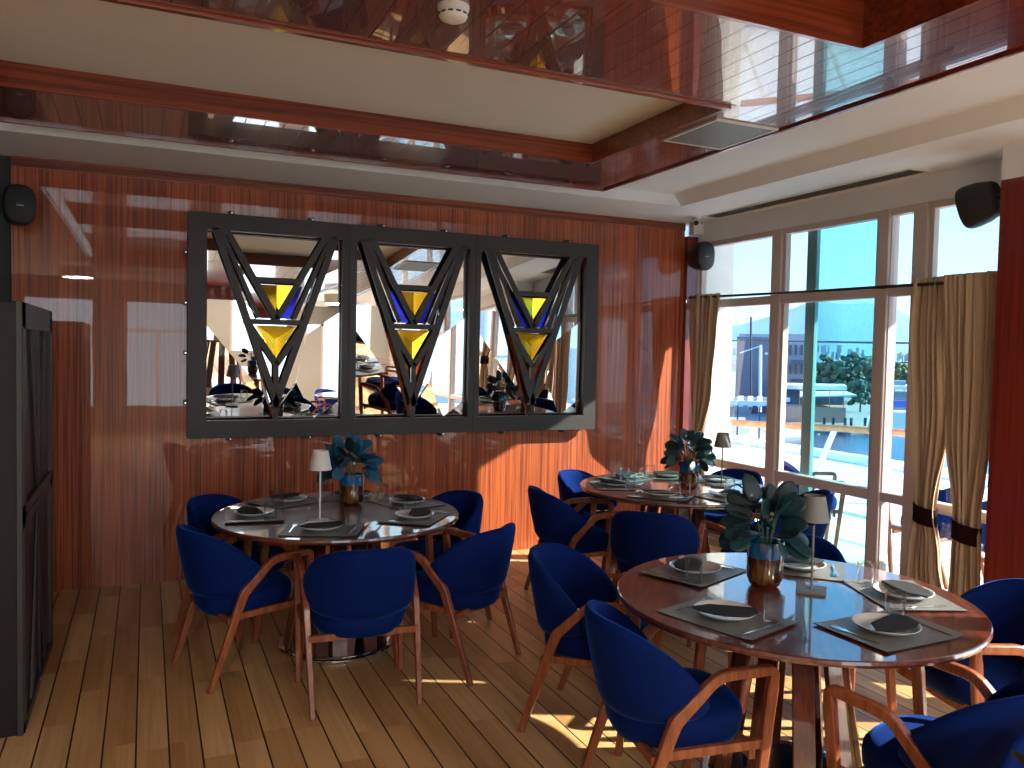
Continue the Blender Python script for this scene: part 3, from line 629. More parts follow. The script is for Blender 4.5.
# ================================================================ chairs
def make_chair(label):
    t = thing('dining_chair', label, 'chair', group=None)
    # seat cushion
    bm = B(); n = 36; rings = []
    for k_, z in ((.80, .335), (.93, .345), (.99, .375), (1.0, .405), (.985, .435), (.93, .452), (.8, .459), (.5, .462), (.02, .462)):
        r_ = []
        for j in range(n):
            a = 2 * PI * j / n; ca, sa = math.cos(a), math.sin(a)
            x = .232 * math.copysign(abs(ca) ** .7, ca); y = .232 * math.copysign(abs(sa) ** .7, sa)
            if y < 0: x *= 1 - .26 * (-y / .232) ** 1.5
            r_.append(bm.verts.new((x * k_, .035 + y * k_, z + (.012 * (y / .25) if k_ > .4 else 0))))
        rings.append(r_)
    for a, c in zip(rings, rings[1:]):
        for j in range(n): bm.faces.new((a[j], a[(j + 1) % n], c[(j + 1) % n], c[j]))
    bm.faces.new(rings[0][::-1]); bm.faces.new(rings[-1])
    link('seat', bm, 'velvet', t, smooth=True)
    # wrap-around backrest shell
    bm = B(); NT, NV = 44, 12; TH = math.radians(102)
    def pt(th, v, off):
        s_ = abs(th) / TH
        zt = .768 - .165 * (1 - math.cos(th)) ** 1.55
        zb = .425 + .045 * s_ ** 1.6
        if s_ > .9:
            q_ = (s_ - .9) / .1; mid = (zt + zb) / 2; zt = mid + (zt - mid) * math.sqrt(max(0, 1 - .85 * q_ * q_)); zb = mid + (zb - mid) * math.sqrt(max(0, 1 - .85 * q_ * q_))
        z = zb + (zt - zb) * v
        lean = 1 + .16 * (z - .40) / .36 * (1 - .6 * s_)
        bulge = .006 * math.sin(PI * v)
        rx, ry = .242 * (1 + .35 * (lean - 1)) + bulge + off, .205 + .075 * (z - .40) / .36 + bulge + off
        return Vector((rx * math.sin(th), .005 - ry * math.cos(th) + .0 , z))
    T_ = .019
    prof = [(0.0, -1, 0), (0.02, -1, 0)] 
    rows = []
    for i in range(NT + 1):
        th = -TH + 2 * TH * i / NT; row = []
        for j in range(NV + 1): row.append(pt(th, j / NV, T_ if 0 < j < NV else T_ * .45))
        for j in range(NV, -1, -1): row.append(pt(th, j / NV, -T_ if 0 < j < NV else -T_ * .45))
        rows.append([bm.verts.new(p) for p in row])
    K = len(rows[0])
    for a, c in zip(rows, rows[1:]):
        for j in range(K): bm.faces.new((a[j], a[(j + 1) % K], c[(j + 1) % K], c[j]))
    for r_ in (rows[0][::-1], rows[-1]):
        bm.faces.new(r_)
    link('backrest', bm, 'velvet', t, smooth=True)
    for s_ in (-1, 1):
        side = (1, 0, 0)
        bm = B(); sweep(bm, [(s_ * .248, -.225, 0), (s_ * .262, -.065, .46), (s_ * .263, -.05, .478)], [(.024, .026), (.030, .044), (.030, .044)], side); link('leg', bm, 'chair_wood', t, smooth=False)
        bm = B(); sweep(bm, [(s_ * .2625, -.055, .472), (s_ * .268, .085, .615), (s_ * .266, .290, .625), (s_ * .265, .282, .56)], [(.030, .044), (.032, .036), (.032, .034), (.030, .040)], side, .045); link('armrest', bm, 'chair_wood', t)
        bm = B(); sweep(bm, [(s_ * .265, .283, .565), (s_ * .262, .225, 0)], [(.030, .040), (.024, .028)], side); link('leg', bm, 'chair_wood', t)
        bm = B(); bar(bm, (s_ * .262, .255, .372), (s_ * .255, -.11, .352), .030, .02, side=(0, 0, 1)); link('side_rail', bm, 'chair_wood', t)
    bm = B(); bar(bm, (-.27, .215, .345), (.27, .215, .345), .045, .022, side=(0, 0, 1)); link('front_rail', bm, 'chair_wood', t)
    bm = B(); bar(bm, (-.255, -.13, .335), (.255, -.13, .335), .03, .022, side=(0, 0, 1)); link('rear_rail', bm, 'chair_wood', t)
    return t
def face(deg): return math.radians(deg) - PI / 2
TL, TF, TR, TN = (.995, 4.565), (2.31, 2.41), (3.42, 4.72), (1.28, .52)
GL, GF, GR, GO, GN = 'chairs around the mirror wall table', 'chairs around the front table', 'chairs around the corner table', 'chairs out on the terrace', 'chairs behind the viewpoint'
CH_ = [  # centre table, angle, distance, facing angle or None, label, group
    (TL, -163, .60, 17, 'blue velvet armchair at the left end of the mirror wall table', GL),
    (TL, -94, .72, 87, 'blue velvet armchair with its back square to us at the mirror wall table', GL),
    (TL, -43, .76, 126, 'blue velvet armchair at the right front of the mirror wall table', GL),
    (TL, 17, .70, 200, 'blue velvet armchair at the right back of the mirror wall table', GL),
    (TL, 138, .68, -44, 'blue velvet armchair at the left back of the mirror wall table', GL),
    (TF, 121, .90, -48, 'blue velvet armchair left of the front table, its inside showing', GF),
    (TF, 180, .60, -12, 'blue velvet armchair at the left front of the front table, seen from behind', GF),
    (TF, -90, .74, 101, 'blue velvet armchair at the near right of the front table, seen from behind', GF),
    (TF, -18, .85, 165, 'blue velvet armchair at the right end of the front table before the red column', GF),
    (TF, 46, .82, 226, 'blue velvet armchair behind the front table lamp', GF),
    (TR, 172, .80, -8, 'blue velvet armchair left of the corner table against the sunlit wall', GR),
    (TR, 120, .66, -60, 'blue velvet armchair at the far left of the corner table, inside lit', GR),
    (TR, -134, .86, 47, 'blue velvet armchair in front of the corner table with its dark back to us', GR),
    (TR, -84, .84, 96, 'blue velvet armchair of the corner table mostly hidden behind the front plant', GR),
    (TR, -36, .76, 144, 'blue velvet armchair of the corner table behind the shade of the front lamp', GR),
    (TR, 24, .78, 204, 'blue velvet armchair of the corner table right against the window', GR),
    (TN, 36, .92, 212, 'blue velvet armchair cut off at the bottom right corner', GN),
]
def pos(T, a, d): return (T[0] + d * math.cos(math.radians(a)), T[1] + d * math.sin(math.radians(a)), 0)
proto = None
for T, a, d, fa, lab, g in CH_:
    if proto is None:
        proto = make_chair(lab); proto.location = pos(T, a, d); proto.rotation_euler[2] = face(fa); proto['group'] = g
    else: dup(proto, pos(T, a, d), face(fa), lab, g)
dup(proto, (5.34, 5.46, 0), face(322), 'blue velvet armchair out on the terrace by the green window post', GO)
dup(proto, (5.60, 4.30, 0), face(95), 'blue velvet armchair on the terrace at the narrow window', GO)
dup(proto, (5.35, 3.50, 0), face(20), 'blue velvet armchair on the terrace seen between the two tied curtains', GO)

# ================================================================ tables
def make_table(label):
    t = thing('round_table', label, 'table', group='round dining tables')
    R_ = .682
    link('tabletop', lathe(B(), [(R_ - .02, .715), (R_ - .004, .722), (R_, .732), (R_ - .002, .742), (R_ - .006, .745)], 96), 'table_wood', t)
    link('hub', lathe(B(), [(.20, .69), (.22, .695), (.22, .714)], 40), 'plank_wood', t)
    for k_ in range(10):
        a = 2 * PI * k_ / 10 + .15; c, s_ = math.cos(a), math.sin(a)
        bm = B(); bar(bm, (c * .17, s_ * .17, .69), (c * .285, s_ * .285, .02), .075, .022, side=(-s_, c, 0), w2=.082); link('plank', bm, 'plank_wood', t, bevel=.003)
    link('base_ring', lathe(B(), [(.325, 0), (.33, .004), (.33, .014), (.322, .018), (.30, .0185)], 64), 'chrome', t)
    link('base_disc', lathe(B(), [(.30, .0185), (.30, .022)], 48), 'disc_black', t)
    return t
tbl = make_table('round dark wood dining table under the mirrored wall art'); tbl.location = (*TL, 0)
dup(tbl, (*TF, 0), .9, 'round reddish wood dining table in the right foreground')
dup(tbl, (*TR, 0), 1.7, 'round reddish wood dining table in the far window corner')
dup(tbl, (*TN, 0), .3, 'round dining table just below the bottom of the picture')
TX = (3.0, -1.3)
dup(tbl, (*TX, 0), .6, 'round dining table behind the viewpoint, seen only in the mirrors')
for a_, w_ in ((20, 'window side'), (95, 'side towards the front table'), (165, 'left side'), (250, 'rear side')):
    dup(proto, pos(TX, a_, .86), face(a_ + 180), 'blue velvet armchair at the mirrored table behind the viewpoint, ' + w_, GN)
TZ = .745

# ---- table settings
def fork_mesh():
    bm = B(); z = .0022
    prism_z(bm, [(-.0035, -.095), (.0035, -.095), (.0025, .03), (-.0025, .03)], 0, z); prism_z(bm, [(-.0025, .03), (.0025, .03), (.0115, .052), (-.0115, .052)], 0, z)
    for x in (-.0095, -.0032, .0032, .0095): prism_z(bm, [(x - .0018, .052), (x + .0018, .052), (x + .001, .098), (x - .001, .098)], 0, z)
    return bm
def knife_mesh():
    bm = B(); prism_z(bm, [(-.0045, -.105), (.0045, -.105), (.004, .0), (-.004, .0)], 0, .003); prism_z(bm, [(-.004, .0), (.004, .0), (.0085, .03), (.008, .08), (-.001, .11), (-.005, .09), (-.005, .01)], .0005, .0022)
    return bm
def mat_mesh(curl):
    bm = B(); nx, ny = 14, 8; w, h = .39, .30; g = []; g2 = []
    for i in range(nx + 1):
        r_, q_ = [], []
        for j in range(ny + 1):
            x = -w / 2 + w * i / nx; y = -h / 2 + h * j / ny; z = curl * (max(0, abs(x) - .12) ** 2) * (1 if x > 0 else .5) * 4
            r_.append(bm.verts.new((x, y, .003 + z))); q_.append(bm.verts.new((x, y, z)))
        g.append(r_); g2.append(q_)
    for i in range(nx):
        for j in range(ny):
            bm.faces.new((g[i][j], g[i + 1][j], g[i + 1][j + 1], g[i][j + 1])); f = bm.faces.new((g2[i][j], g2[i][j + 1], g2[i + 1][j + 1], g2[i + 1][j])); f.material_index = 1
    for j in range(ny):
        for i in (0, nx): f = bm.faces.new((g[i][j], g[i][j + 1], g2[i][j + 1], g2[i][j])); f.material_index = 1
    for i in range(nx):
        for j in (0, ny): f = bm.faces.new((g[i][j], g[i + 1][j], g2[i + 1][j], g2[i][j])); f.material_index = 1
    return bm
proto_set = {}
def setting(T, deg, tname, pname, rr=.46, nap=0.0, foldtype=0, glass_side=1, extra=None, gsuf=''):
    a = math.radians(deg); r_ = extra or rr
    c = Vector((T[0] + r_ * math.cos(a), T[1] + r_ * math.sin(a), TZ)); rz = a + PI / 2   # local +y points to the centre of the table
    ex, ey = Vector((math.cos(rz), math.sin(rz), 0)), Vector((-math.sin(rz), math.cos(rz), 0))
    where = '%s of the %s' % (pname, tname)
    def put(key, builder, loc, rot, label, cat, group):
        if key not in proto_set:
            o = builder(); o.location = loc; o.rotation_euler = (0, 0, rot); tag(o, label, cat, group); proto_set[key] = o
        else:
            o = dup(proto_set[key], loc, rot, label, group)
        return o
    def mk_mat():
        o = link('placemat', mat_mesh(.25), ['mat_leather', 'mat_back'])
        return o
    def mk_plate():
        o = bpy.data.objects.new('dinner_plate', None); COL.objects.link(o)
        link('plate_body', lathe(B(), [(.062, .0), (.066, .003), (.092, .010), (.108, .021), (.111, .0236), (.108, .024), (.098, .016), (.078, .0075), (.03, .006), (.001, .006)], 48), 'porcelain', o, smooth=True)
        return o
    def mk_nap():
        o = link('napkin', prism_z(B(), [(-.112, -.035), (-.085, -.068), (-.03, -.088), (.04, -.086), (.09, -.062), (.118, -.01), (.10, .04), (.02, .03), (-.06, .018)], 0, .007), 'napkin_cloth', bevel=.003)
        return o
    def mk_glass():
        o = link('tumbler', lathe(B(), [(.001, .008), (.028, .008), (.030, .012), (.0345, .092), (.036, .0925), (.0325, .0), (.001, .0)], 28, cap0=False, cap1=False), 'tumbler_glass', smooth=True)
        return o
    def mk_fork(): return link('fork', fork_mesh(), 'cutlery_steel')
    def mk_knife(): return link('knife', knife_mesh(), 'cutlery_steel')
    z = Vector((0, 0, 1))
    G_ = 'on the ' + tname
    put('mat', mk_mat, c + z * (.0005 + .0008 * (len(bpy.data.objects) % 4)), rz, 'grey leathery placemat at the ' + where, 'placemat', 'placemats ' + G_)
    put('plate', mk_plate, c + z * .0065 - ex * .01, rz, 'white rimmed plate at the ' + where, 'plate', 'plates ' + G_)
    put('nap', mk_nap, c + z * .0305 - ex * .01, rz + nap, 'black napkin on the plate at the ' + where, 'napkin', 'napkins ' + G_)
    put('glass', mk_glass, c + z * .0065 + ex * .135 * glass_side + ey * .08, 0, 'clear tumbler at the ' + where, 'glass', 'tumblers ' + G_)
    put('fork', mk_fork, c + z * .0085 - ex * .155, rz + .06, 'steel fork at the ' + where, 'fork', 'forks ' + G_)
    put('knife', mk_knife, c + z * .0085 + ex * .155 - ey * .035, rz - .08, 'steel knife at the ' + where, 'knife', 'knives ' + G_)
nl, nf_, nr_ = 'mirror wall table', 'front table', 'corner table'
for dg, pn, np_ in ((175, 'left end', .1), (119, 'left back', .0), (68, 'back middle', .2), (18, 'right back', -.1), (-38, 'right end', .1), (-112, 'near edge', .3)): setting(TL, dg, nl, pn, .46, np_)
for dg, pn, np_ in ((112, 'left back', .3), (-163, 'left edge', .5), (-88, 'near right edge', .1), (-22, 'right end', .0), (44, 'back right', .2)): setting(TF, dg, nf_, pn, .44, np_)
for dg, pn, np_ in ((160, 'left end', .3), (-138, 'left front', -.1), (108, 'back left', .0), (-78, 'near edge', .2), (15, 'right end', .2), (64, 'window side', .2)): setting(TR, dg, nr_, pn, .44, np_)

# ---- cordless lamps
def make_lamp(label, shade, loc, rz, tilt=0):
    t = thing('table_lamp', label, 'lamp', loc, rz, 'cordless table lamps')
    link('base', box(B(), -.055, .055, -.055, .055, 0, .012), shade, t, bevel=.002)
    link('pole', lathe(B(), [(.005, .012), (.005, .37)], 12), shade, t)
    link('switch', lathe(B(), [(.008, .012), (.008, .018)], 12), 'chrome', t)
    bm = B(); lathe(bm, [(.060, .285), (.0605, .286), (.041, .385), (.0405, .387), (.0395, .385), (.0585, .286)], 36, cap0=False, cap1=False)
    lathe(bm, [(.001, .372), (.041, .372), (.041, .376), (.001, .376)], 24)
    link('lamp_shade', bm, shade, t, smooth=False)
    return t
make_lamp('white cordless lamp with tapered shade on the mirror wall table', 'lamp_white', (.842, 4.33, TZ), .2)
make_lamp('grey cordless lamp with tapered shade beside the front vase', 'lamp_grey', (2.425, 2.425, TZ), .75)
make_lamp('grey cordless lamp with tapered shade against the bright window on the corner table', 'lamp_grey', (3.736, 4.62, TZ), .4)

# ---- vases with magnolia branches
def leaf(bm, base, d, up, L_, w_, curl=.25, fold=.25):
    d = d.normalized(); s = d.cross(up)
    s = s.normalized() if s.length > 1e-3 else Vector((1, 0, 0)); n = s.cross(d).normalized(); nu, nv = 8, 4; g = []
    for i in range(nu + 1):
        u = i / nu; wd = w_ * math.sqrt(max(.012, 1 - abs(2 * u ** .9 - 1) ** 2.3)); r_ = []
        for j in range(nv + 1):
            v = (j / nv - .5) * 2
            r_.append(bm.verts.new(base + d * (u * L_ * (1 - curl * u * .2)) + s * v * wd / 2 + n * (fold * abs(v) * wd / 2 - curl * u * u * L_)))
        g.append(r_)
    for i in range(nu):
        for j in range(nv): bm.faces.new((g[i][j], g[i + 1][j], g[i + 1][j + 1], g[i][j + 1]))
def bouquet(loc, label, vlabel, seed, leafmat, h_=.185, r_=.072, n_leaf=40, spread=.34, lift=.19, off=(0, 0), big=(.085, .125)):
    v = thing('glass_vase', vlabel, 'vase', loc, seed, 'coloured glass vases')
    link('vase_body', lathe(B(), [(r_ * .62, .0), (r_ * .72, .004), (r_ * .95, .03), (r_, .05), (r_, h_ * .66)], 40, cap1=False), 'vase_amber', v, smooth=True)
    link('vase_collar', lathe(B(), [(r_, h_ * .66), (r_ * 1.01, h_ * .67), (r_ * 1.01, h_), (r_ * .94, h_), (r_ * .93, h_ * .68)], 40, cap0=False, cap1=True), 'vase_blue', v, smooth=False)
    link('vase_foot', lathe(B(), [(r_ * .70, 0.0), (r_ * .74, .003), (r_ * .9, .018), (r_ * .5, .019)], 40), 'vase_base', v)
    t = thing('leaf_bouquet', label, 'plant', (loc[0], loc[1], loc[2] + h_), 0, 'magnolia leaf bouquets')
    rnd = random.Random(seed)
    for k_ in range(n_leaf):
        a = 2.4 * k_ + rnd.uniform(-.3, .3); f = (k_ + .5) / n_leaf
        el = math.radians(-38 + 100 * f + rnd.uniform(-22, 22)); rad = .04 + (1 - f) * spread * .2
        zc = .0 + lift * f * .75
        base = Vector((math.cos(a) * rad + off[0] * f, math.sin(a) * rad + off[1] * f, zc + .01))
        d = Vector((math.cos(a) * math.cos(el), math.sin(a) * math.cos(el), math.sin(el)))
        bm = B(); leaf(bm, base, d, Vector((rnd.uniform(-.9, .9), rnd.uniform(-.9, .9) - .5, rnd.uniform(.3, 1))), rnd.uniform(*big), rnd.uniform(.064, .084), rnd.uniform(-.1, .3), .10)
        o = link('leaf', bm, leafmat if k_ % 4 else 'leaf_teal', t, smooth=True); md = o.modifiers.new('solid', 'SOLIDIFY'); md.thickness = .0014
    bm = B()
    for k_ in range(9):
        a = k_ * .7; tube(bm, [(math.cos(a) * .012, math.sin(a) * .012, -.05), (math.cos(a) * .02, math.sin(a) * .02, .0), (math.cos(a) * .045 + off[0] * .5, math.sin(a) * .045 + off[1] * .5, lift * .65)], .003, 6)
    link('stems', bm, 'stem_green', t)
    bm = B()
    for k_ in range(3):
        a = k_ * 2.1 + seed; bmesh.ops.create_icosphere(bm, subdivisions=2, radius=.009, matrix=Matrix.Translation((math.cos(a) * .05, math.sin(a) * .05, .07 + .06 * k_)))
    link('buds', bm, 'bud_cream', t, smooth=True)
bouquet((1.115, 4.77, TZ), 'bright blue leaf bouquet standing before the mirrored wall art', 'blue banded glass vase on the mirror wall table', 11, 'leaf_blue', off=(-.03, 0))
bouquet((2.30, 2.555, TZ), 'dark teal leaf bouquet on the front table', 'blue banded amber glass vase on the front table', 23, 'leaf_teal', n_leaf=44, big=(.10, .135), spread=.35)
bouquet((3.458, 4.63, TZ), 'dark teal leaf bouquet on the corner table by the curtain', 'blue banded glass vase on the corner table', 37, 'leaf_teal')
bouquet((1.22, .64, TZ), 'leaf bouquet whose one teal leaf shows at the bottom right', 'glass vase on the table below the picture', 41, 'leaf_teal', n_leaf=16)

# ================================================================ OUTDOORS
struct('terrace_floor', box(B(), 4.74, 10.7, -8, 16, -.3, -.012), 'deck_white')
struct('terrace_boards', box(B(), 4.76, 6.2, -8, 6.2, -.012, 0), 'deck_tan')
struct('terrace_roof', box(B(), 4.74, 7.0, -8, 14, 3.2, 3.42), 'outer_white')
struct('wall_fin', box(B(), 4.76, 5.165, 6.3, 6.7, 0, 3.2), 'outer_white')
struct('wall_outer', box(B(), 4.76, 4.85, 6.7, 14, 0, 3.2), 'outer_white')
# handrail
A0, A1, A2, A3 = Vector((7.0, 8.5, .80)), Vector((8.0, 7.4, .80)), Vector((8.4, 6.6, .80)), Vector((8.7, -2, .80))
t = thing('terrace_railing', 'orange timber handrail on slanted white struts at the terrace edge', 'railing')
bm = B(); tube(bm, [A0, A1, A2, A3], .043, 16); link('handrail', bm, 'handrail_wood', t, smooth=True)
for k_, p in enumerate((A0.lerp(A1, .2), A0.lerp(A1, .85), A1.lerp(A2, .85), A2.lerp(A3, .14), A2.lerp(A3, .28), A2.lerp(A3, .45))):
    sg = -1 if k_ < 2 else 1
    bm = B(); bar(bm, p - Vector((0, 0, .03)), (p.x - .05, p.y + .33 * -sg, -.01), .05, .05); link('strut', bm, 'outer_white', t)
t = thing('safety_cable', 'thin dark cable running level beyond the windows', 'cable')
bm = B(); tube(bm, [(9.2, 14, 1.98), (9.2, 5, 1.86), (9.2, -2, 1.78)], .014, 6); link('cable', bm, 'cable_black', t)
bm = B()
for y in (14, -2): bar(bm, (9.2, y, -.01), (9.2, y, 2.0), .04, .04)
link('cable_post', bm, 'outer_white', t)
# kerb at the edge
o = link('white_parapet', box(B(), 10.45, 10.7, -8, 16, -.012, .10), 'outer_white'); o['kind'] = 'structure'; o.name = 'trim_40'
# water, quay, ground
GZ = -3.6
struct('harbour_water', box(B(), 10.8, 900, -400, 900, GZ - .6, GZ - .4), 'water')
def pz(px, py, z):
    d = (at(px, py, 1) - Vector((0, 0, H))); t_ = (z - H) / d.z; return Vector((0, 0, H)) + d * t_
q = [pz(700, 438, GZ), pz(800, 431, GZ), pz(866, 424, GZ), pz(870, 414, GZ), pz(905, 408, GZ), pz(1100, 392, GZ), pz(1100, 374, GZ), pz(600, 368, GZ), pz(640, 440, GZ)]
struct('quay_ground', prism_z(B(), [(p.x, p.y) for p in q][::-1], GZ - 1, GZ), 'quay_stone')
def facing(px, d):   # local frame at a distance: right vector and forward on the ground
    p = at(px, 384, d); f = Vector((p.x, p.y, 0)).normalized(); return f, Vector((f.y, -f.x, 0))
def far_box(bm, px0, px1, py0, py1, d, depth, zb=None):
    """solid block whose front fills the pixel rectangle at distance d"""
    a, c = at(px0, py0, d), at(px1, py0, d); e_ = at(px0, py1, d)
    z1 = (a.z + c.z) / 2; z0 = e_.z if zb is None else zb
    f = Vector(((a.x + c.x) / 2, (a.y + c.y) / 2, 0)).normalized() * depth
    P_ = [Vector((a.x, a.y, 0)), Vector((c.x, c.y, 0))]; P_ += [P_[1] + f, P_[0] + f]
    hexa(bm, [(p.x, p.y, z0) for p in P_], [(p.x, p.y, z1) for p in P_]); return bm
def far_thing(name, label, cat, px, d, group=None):
    return thing(name, label, cat, (0, 0, 0), 0, group)
t = thing('harbour_building', 'blue grey flat block beyond the far left pane', 'building')
link('wall', far_box(B(), 737, 778, 337, 410, 75, 25, GZ), 'block_grey', t)
link('roof_rail', far_box(B(), 739, 776, 334, 336.4, 75, .3), 'block_pale', t)
link('loading_dock', far_box(B(), 736, 752, 398, 410, 74, 1, GZ), 'block_pale', t)
t = thing('harbour_building', 'pale grey block with rows of narrow windows behind the middle pane', 'building')
link('wall', far_box(B(), 781, 813, 334, 410, 78, 22, GZ), 'block_pale', t)
for r_ in range(3):
    for c_ in range(5): link('window', far_box(B(), 784 + c_ * 5.6, 786.2 + c_ * 5.6, 345 + r_ * 19, 355 + r_ * 19, 77.8, .15), 'block_window', t)
link('balcony', far_box(B(), 791, 812, 360, 364, 77, .9), 'block_window', t); link('balcony', far_box(B(), 791, 812, 379, 382, 77, .9), 'block_window', t)
t = thing('mast', 'thin dark mast in front of the blue grey block', 'mast'); bm = B(); tube(bm, [at(751, 317, 70), at(751, 410, 70)], .1, 6); link('pole', bm, 'cable_black', t)
t = thing('street_lamp', 'white lamp post in front of the blue grey block', 'street lamp')
bm = B(); tube(bm, [at(760.5, 345, 60), at(760, 412, 60)], .11, 8); link('pole', bm, 'outer_white', t); bm = B(); tube(bm, [at(760.5, 346, 60), at(740, 353, 60)], .04, 6); link('arm', bm, 'outer_white', t)
link('lamp_head', far_box(B(), 765, 768, 352.5, 354.5, 60, .3), 'outer_white', t)
# pergola on the quay
t = thing('quay_pergola', 'white slatted pergola roof on dark posts by the quay', 'pergola')
zt = at(750, 398, 46).z; zl = at(750, 402, 40).z
a, c = at(700, 399, 46), at(786, 399, 46); e_, g = at(700, 402, 38), at(786, 402, 38)
bm = B()
for k_ in range(9):
    f0, f1 = k_ / 9, (k_ + .55) / 9
    p = [a.lerp(c, f0), a.lerp(c, f1), e_.lerp(g, f1) , e_.lerp(g, f0)]
    hexa(bm, [(v.x, v.y, zl - .12) for v in p], [(v.x, v.y, zl) for v in p])
link('roof_slats', bm, 'awning_white', t)
link('fascia', far_box(B(), 700, 786, 401, 404.5, 37.9, .2), 'awning_white', t)
link('rear_fascia', far_box(B(), 700, 790, 397, 400, 46.2, .2), 'awning_white', t)
for px in (738, 760, 779): link('post', far_box(B(), px - .7, px + .7, 404, 418, 38.5, .3, GZ), 'block_window', t)
# harbour restaurant
t = thing('harbour_restaurant', 'low waterside restaurant with white awning and brick base', 'building')
link('flat_roof', far_box(B(), 783, 847, 385.5, 389, 70, 6), 'awning_white', t)
link('wall', far_box(B(), 785, 844, 389, 412, 71, 5, GZ), 'pier_glass', t)
link('brick_base', far_box(B(), 783, 846, 407, 417, 66, 3.5, GZ), 'pier_brick', t)
bm = B(); p = [at(800, 391, 70), at(846, 391, 70), at(857, 395, 65.5), at(800, 396, 65.5)]; hexa(bm, [v - Vector((0, 0, .12)) for v in p], p); link('awning', bm, 'awning_white', t)
for px in (786, 800, 815, 830, 844): link('post', far_box(B(), px - .5, px + .5, 390, 408, 66.3, .25), 'pier_brick', t)
# trees
def tree(px, py0, py1, d, wpx, mat, label, seed):
    rnd = random.Random(seed); p = at(px, py1, d); top = at(px, py0, d); base = Vector((p.x, p.y, GZ)); hh = top.z - GZ; rr = wpx / FPX * d / 2
    t = thing('tree', label, 'tree', base, 0, 'trees along the harbour')
    bm = B(); tube(bm, [(0, 0, 0), (0, 0, hh * .6)], rr * .07, 8, rr * .04); link('trunk', bm, 'tree_bark', t)
    bm = B()
    for k_ in range(46):
        a = rnd.uniform(0, 2 * PI); q_ = rnd.uniform(0, .9) ** .6 * rr; zz = hh * (.9 - .6 * (rnd.random() ** 1.3) - .12 * (q_ / rr) ** 2)
        bmesh.ops.create_icosphere(bm, subdivisions=2, radius=rr * rnd.uniform(.16, .30), matrix=Matrix.Translation((q_ * math.cos(a), q_ * math.sin(a), zz)))
    for v in bm.verts: v.co += Vector((rnd.uniform(-1, 1), rnd.uniform(-1, 1), rnd.uniform(-1, 1))) * rr * .06
    link('crown', bm, mat, t)
for k_, (px, y0, y1, d, w_, mt, lb) in enumerate([
    (822, 352, 408, 100, 30, 'tree_leaves', 'dark round tree left behind the restaurant'), (838, 358, 408, 96, 28, 'tree_leaves', 'dark tree behind the restaurant awning'),
    (853, 350, 410, 98, 32, 'tree_leaves', 'tallest dark tree right of the restaurant'), (868, 356, 408, 94, 28, 'tree_leaves', 'dark tree half hidden by the wide window post'),
    (860, 378, 414, 80, 24, 'tree_leaves', 'low dark tree beside the end of the awning'), (880, 358, 404, 110, 28, 'tree_leaves', 'dark tree behind the wide window post'),
    (893, 360, 400, 120, 18, 'tree_light', 'pale green tree in the narrow pane, left one'), (904, 362, 400, 122, 16, 'tree_light', 'pale green tree in the narrow pane, right one'),
    (920, 358, 400, 120, 22, 'tree_leaves', 'dark tree behind the tied curtain'), (806, 356, 408, 105, 24, 'tree_leaves', 'dark tree beside the pale block')]): tree(px, y0, y1, d, w_, mt, lb, k_ + 3)
# mooring posts and boat
for k_, px in enumerate((824, 833, 845, 851, 865)):
    p = pz(px, 426, GZ); o = link('mooring_post', box(B(), -.08, .08, -.08, .08, 0, .65), 'block_window', bevel=.02); o.location = p
    tag(o, ('leftmost', 'second', 'third', 'fourth', 'last')[k_] + ' small dark mooring post from the left on the quay edge', 'post', 'mooring posts')
t = thing('motor_yacht', 'white motor yacht moored beyond the narrow pane', 'boat')
bm = B(); a, c = at(884, 424, 58), at(912, 424, 58); r_ = (c - a).normalized(); f = Vector((a.x, a.y, 0)).normalized(); wl_ = GZ - .4
hexa(bm, [(v.x, v.y, wl_ - .1) for v in (a + r_ * .3, c - r_ * .2, c - r_ * .2 + f * 5, a + r_ * .3 + f * 5)], [(v.x, v.y, at(890, 412, 58).z) for v in (a - r_ * .1, c, c + f * 6, a - r_ * .1 + f * 6)])
link('hull', bm, 'boat_white', t)
link('cabin', far_box(B(), 887, 911, 392, 412, 60, 3), 'boat_glass', t); link('canopy', far_box(B(), 885, 912, 386, 389.5, 59, 4.5), 'boat_white', t)
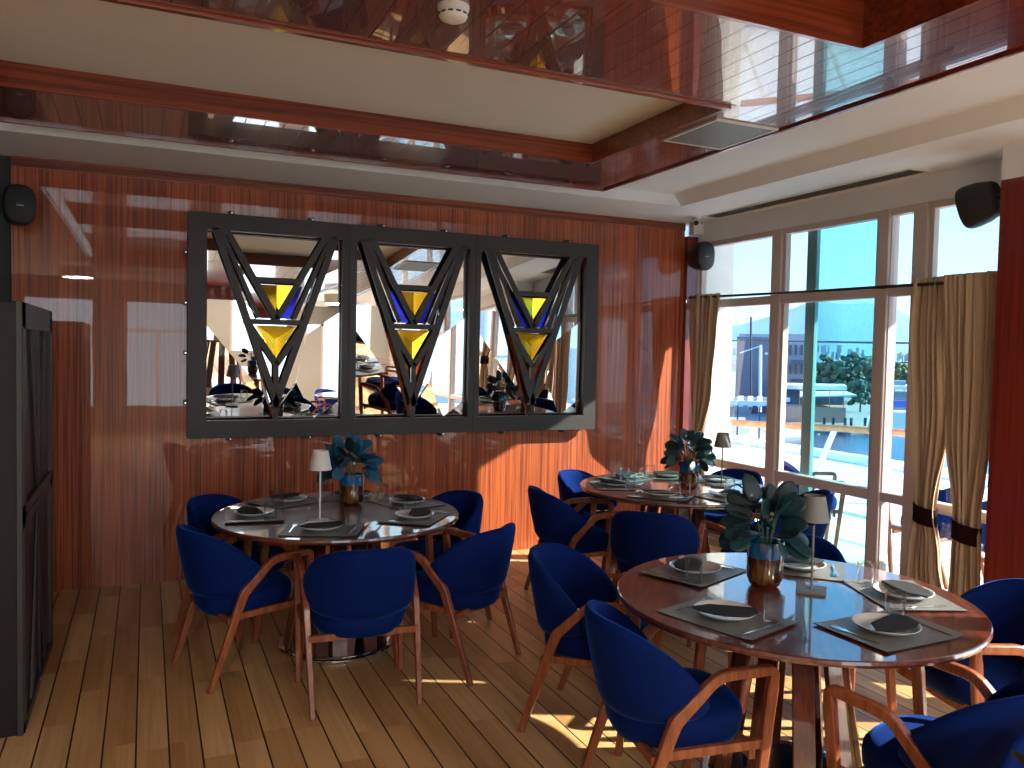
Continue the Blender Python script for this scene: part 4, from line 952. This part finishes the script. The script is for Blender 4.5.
link('cushions', far_box(B(), 894, 906, 401, 407, 58.6, .6), 'boat_blue', t); link('bridge', far_box(B(), 890, 906, 381, 386, 60, 2), 'boat_glass', t)
t = thing('dinghy', 'small dark blue dinghy on the water at the quay wall', 'boat'); p = pz(820, 431, GZ - .4)
bm = B(); lathe(bm, [(.2, -.1), (.7, .0), (.85, .35), (.8, .38), (.6, .1), (.01, .08)], 20); bmesh.ops.scale(bm, vec=(2.2, 1, 1), verts=bm.verts); o = link('hull', bm, 'boat_blue', t); t.location = p; t.rotation_euler = (0, 0, -.5)
# city strip and mountain
bm = B(); rnd = random.Random(4)
for k_ in range(170):
    px = rnd.uniform(690, 1000); py = rnd.uniform(346, 356); w_ = rnd.uniform(1.2, 3.2); far_box(bm, px, px + w_, py - rnd.uniform(.8, 1.8), py + 6, 400 + rnd.uniform(0, 60), 8)
o = link('distant_town', bm, 'city_pale'); tag(o, 'hazy strip of pale town houses at the foot of the mountain', 'town', kind='stuff')
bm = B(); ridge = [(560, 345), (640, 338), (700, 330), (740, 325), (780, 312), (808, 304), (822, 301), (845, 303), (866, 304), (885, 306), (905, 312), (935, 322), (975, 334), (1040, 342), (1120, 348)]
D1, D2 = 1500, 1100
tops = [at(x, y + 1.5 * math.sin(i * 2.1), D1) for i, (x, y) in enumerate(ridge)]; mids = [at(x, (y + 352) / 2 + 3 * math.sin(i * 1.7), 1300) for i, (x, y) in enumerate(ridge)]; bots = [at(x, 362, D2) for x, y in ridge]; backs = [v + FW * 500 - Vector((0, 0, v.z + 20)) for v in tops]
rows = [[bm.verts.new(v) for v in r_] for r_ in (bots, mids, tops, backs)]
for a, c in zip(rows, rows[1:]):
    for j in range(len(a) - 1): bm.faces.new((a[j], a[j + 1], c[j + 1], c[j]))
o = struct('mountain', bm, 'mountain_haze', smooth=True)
struct('far_shore', prism_z(B(), [(p.x, p.y) for p in (pz(500, 372, GZ), pz(1200, 372, GZ), at(1400, 384, 1600), at(300, 384, 1600))], GZ - 1, GZ + .1), 'far_ground')
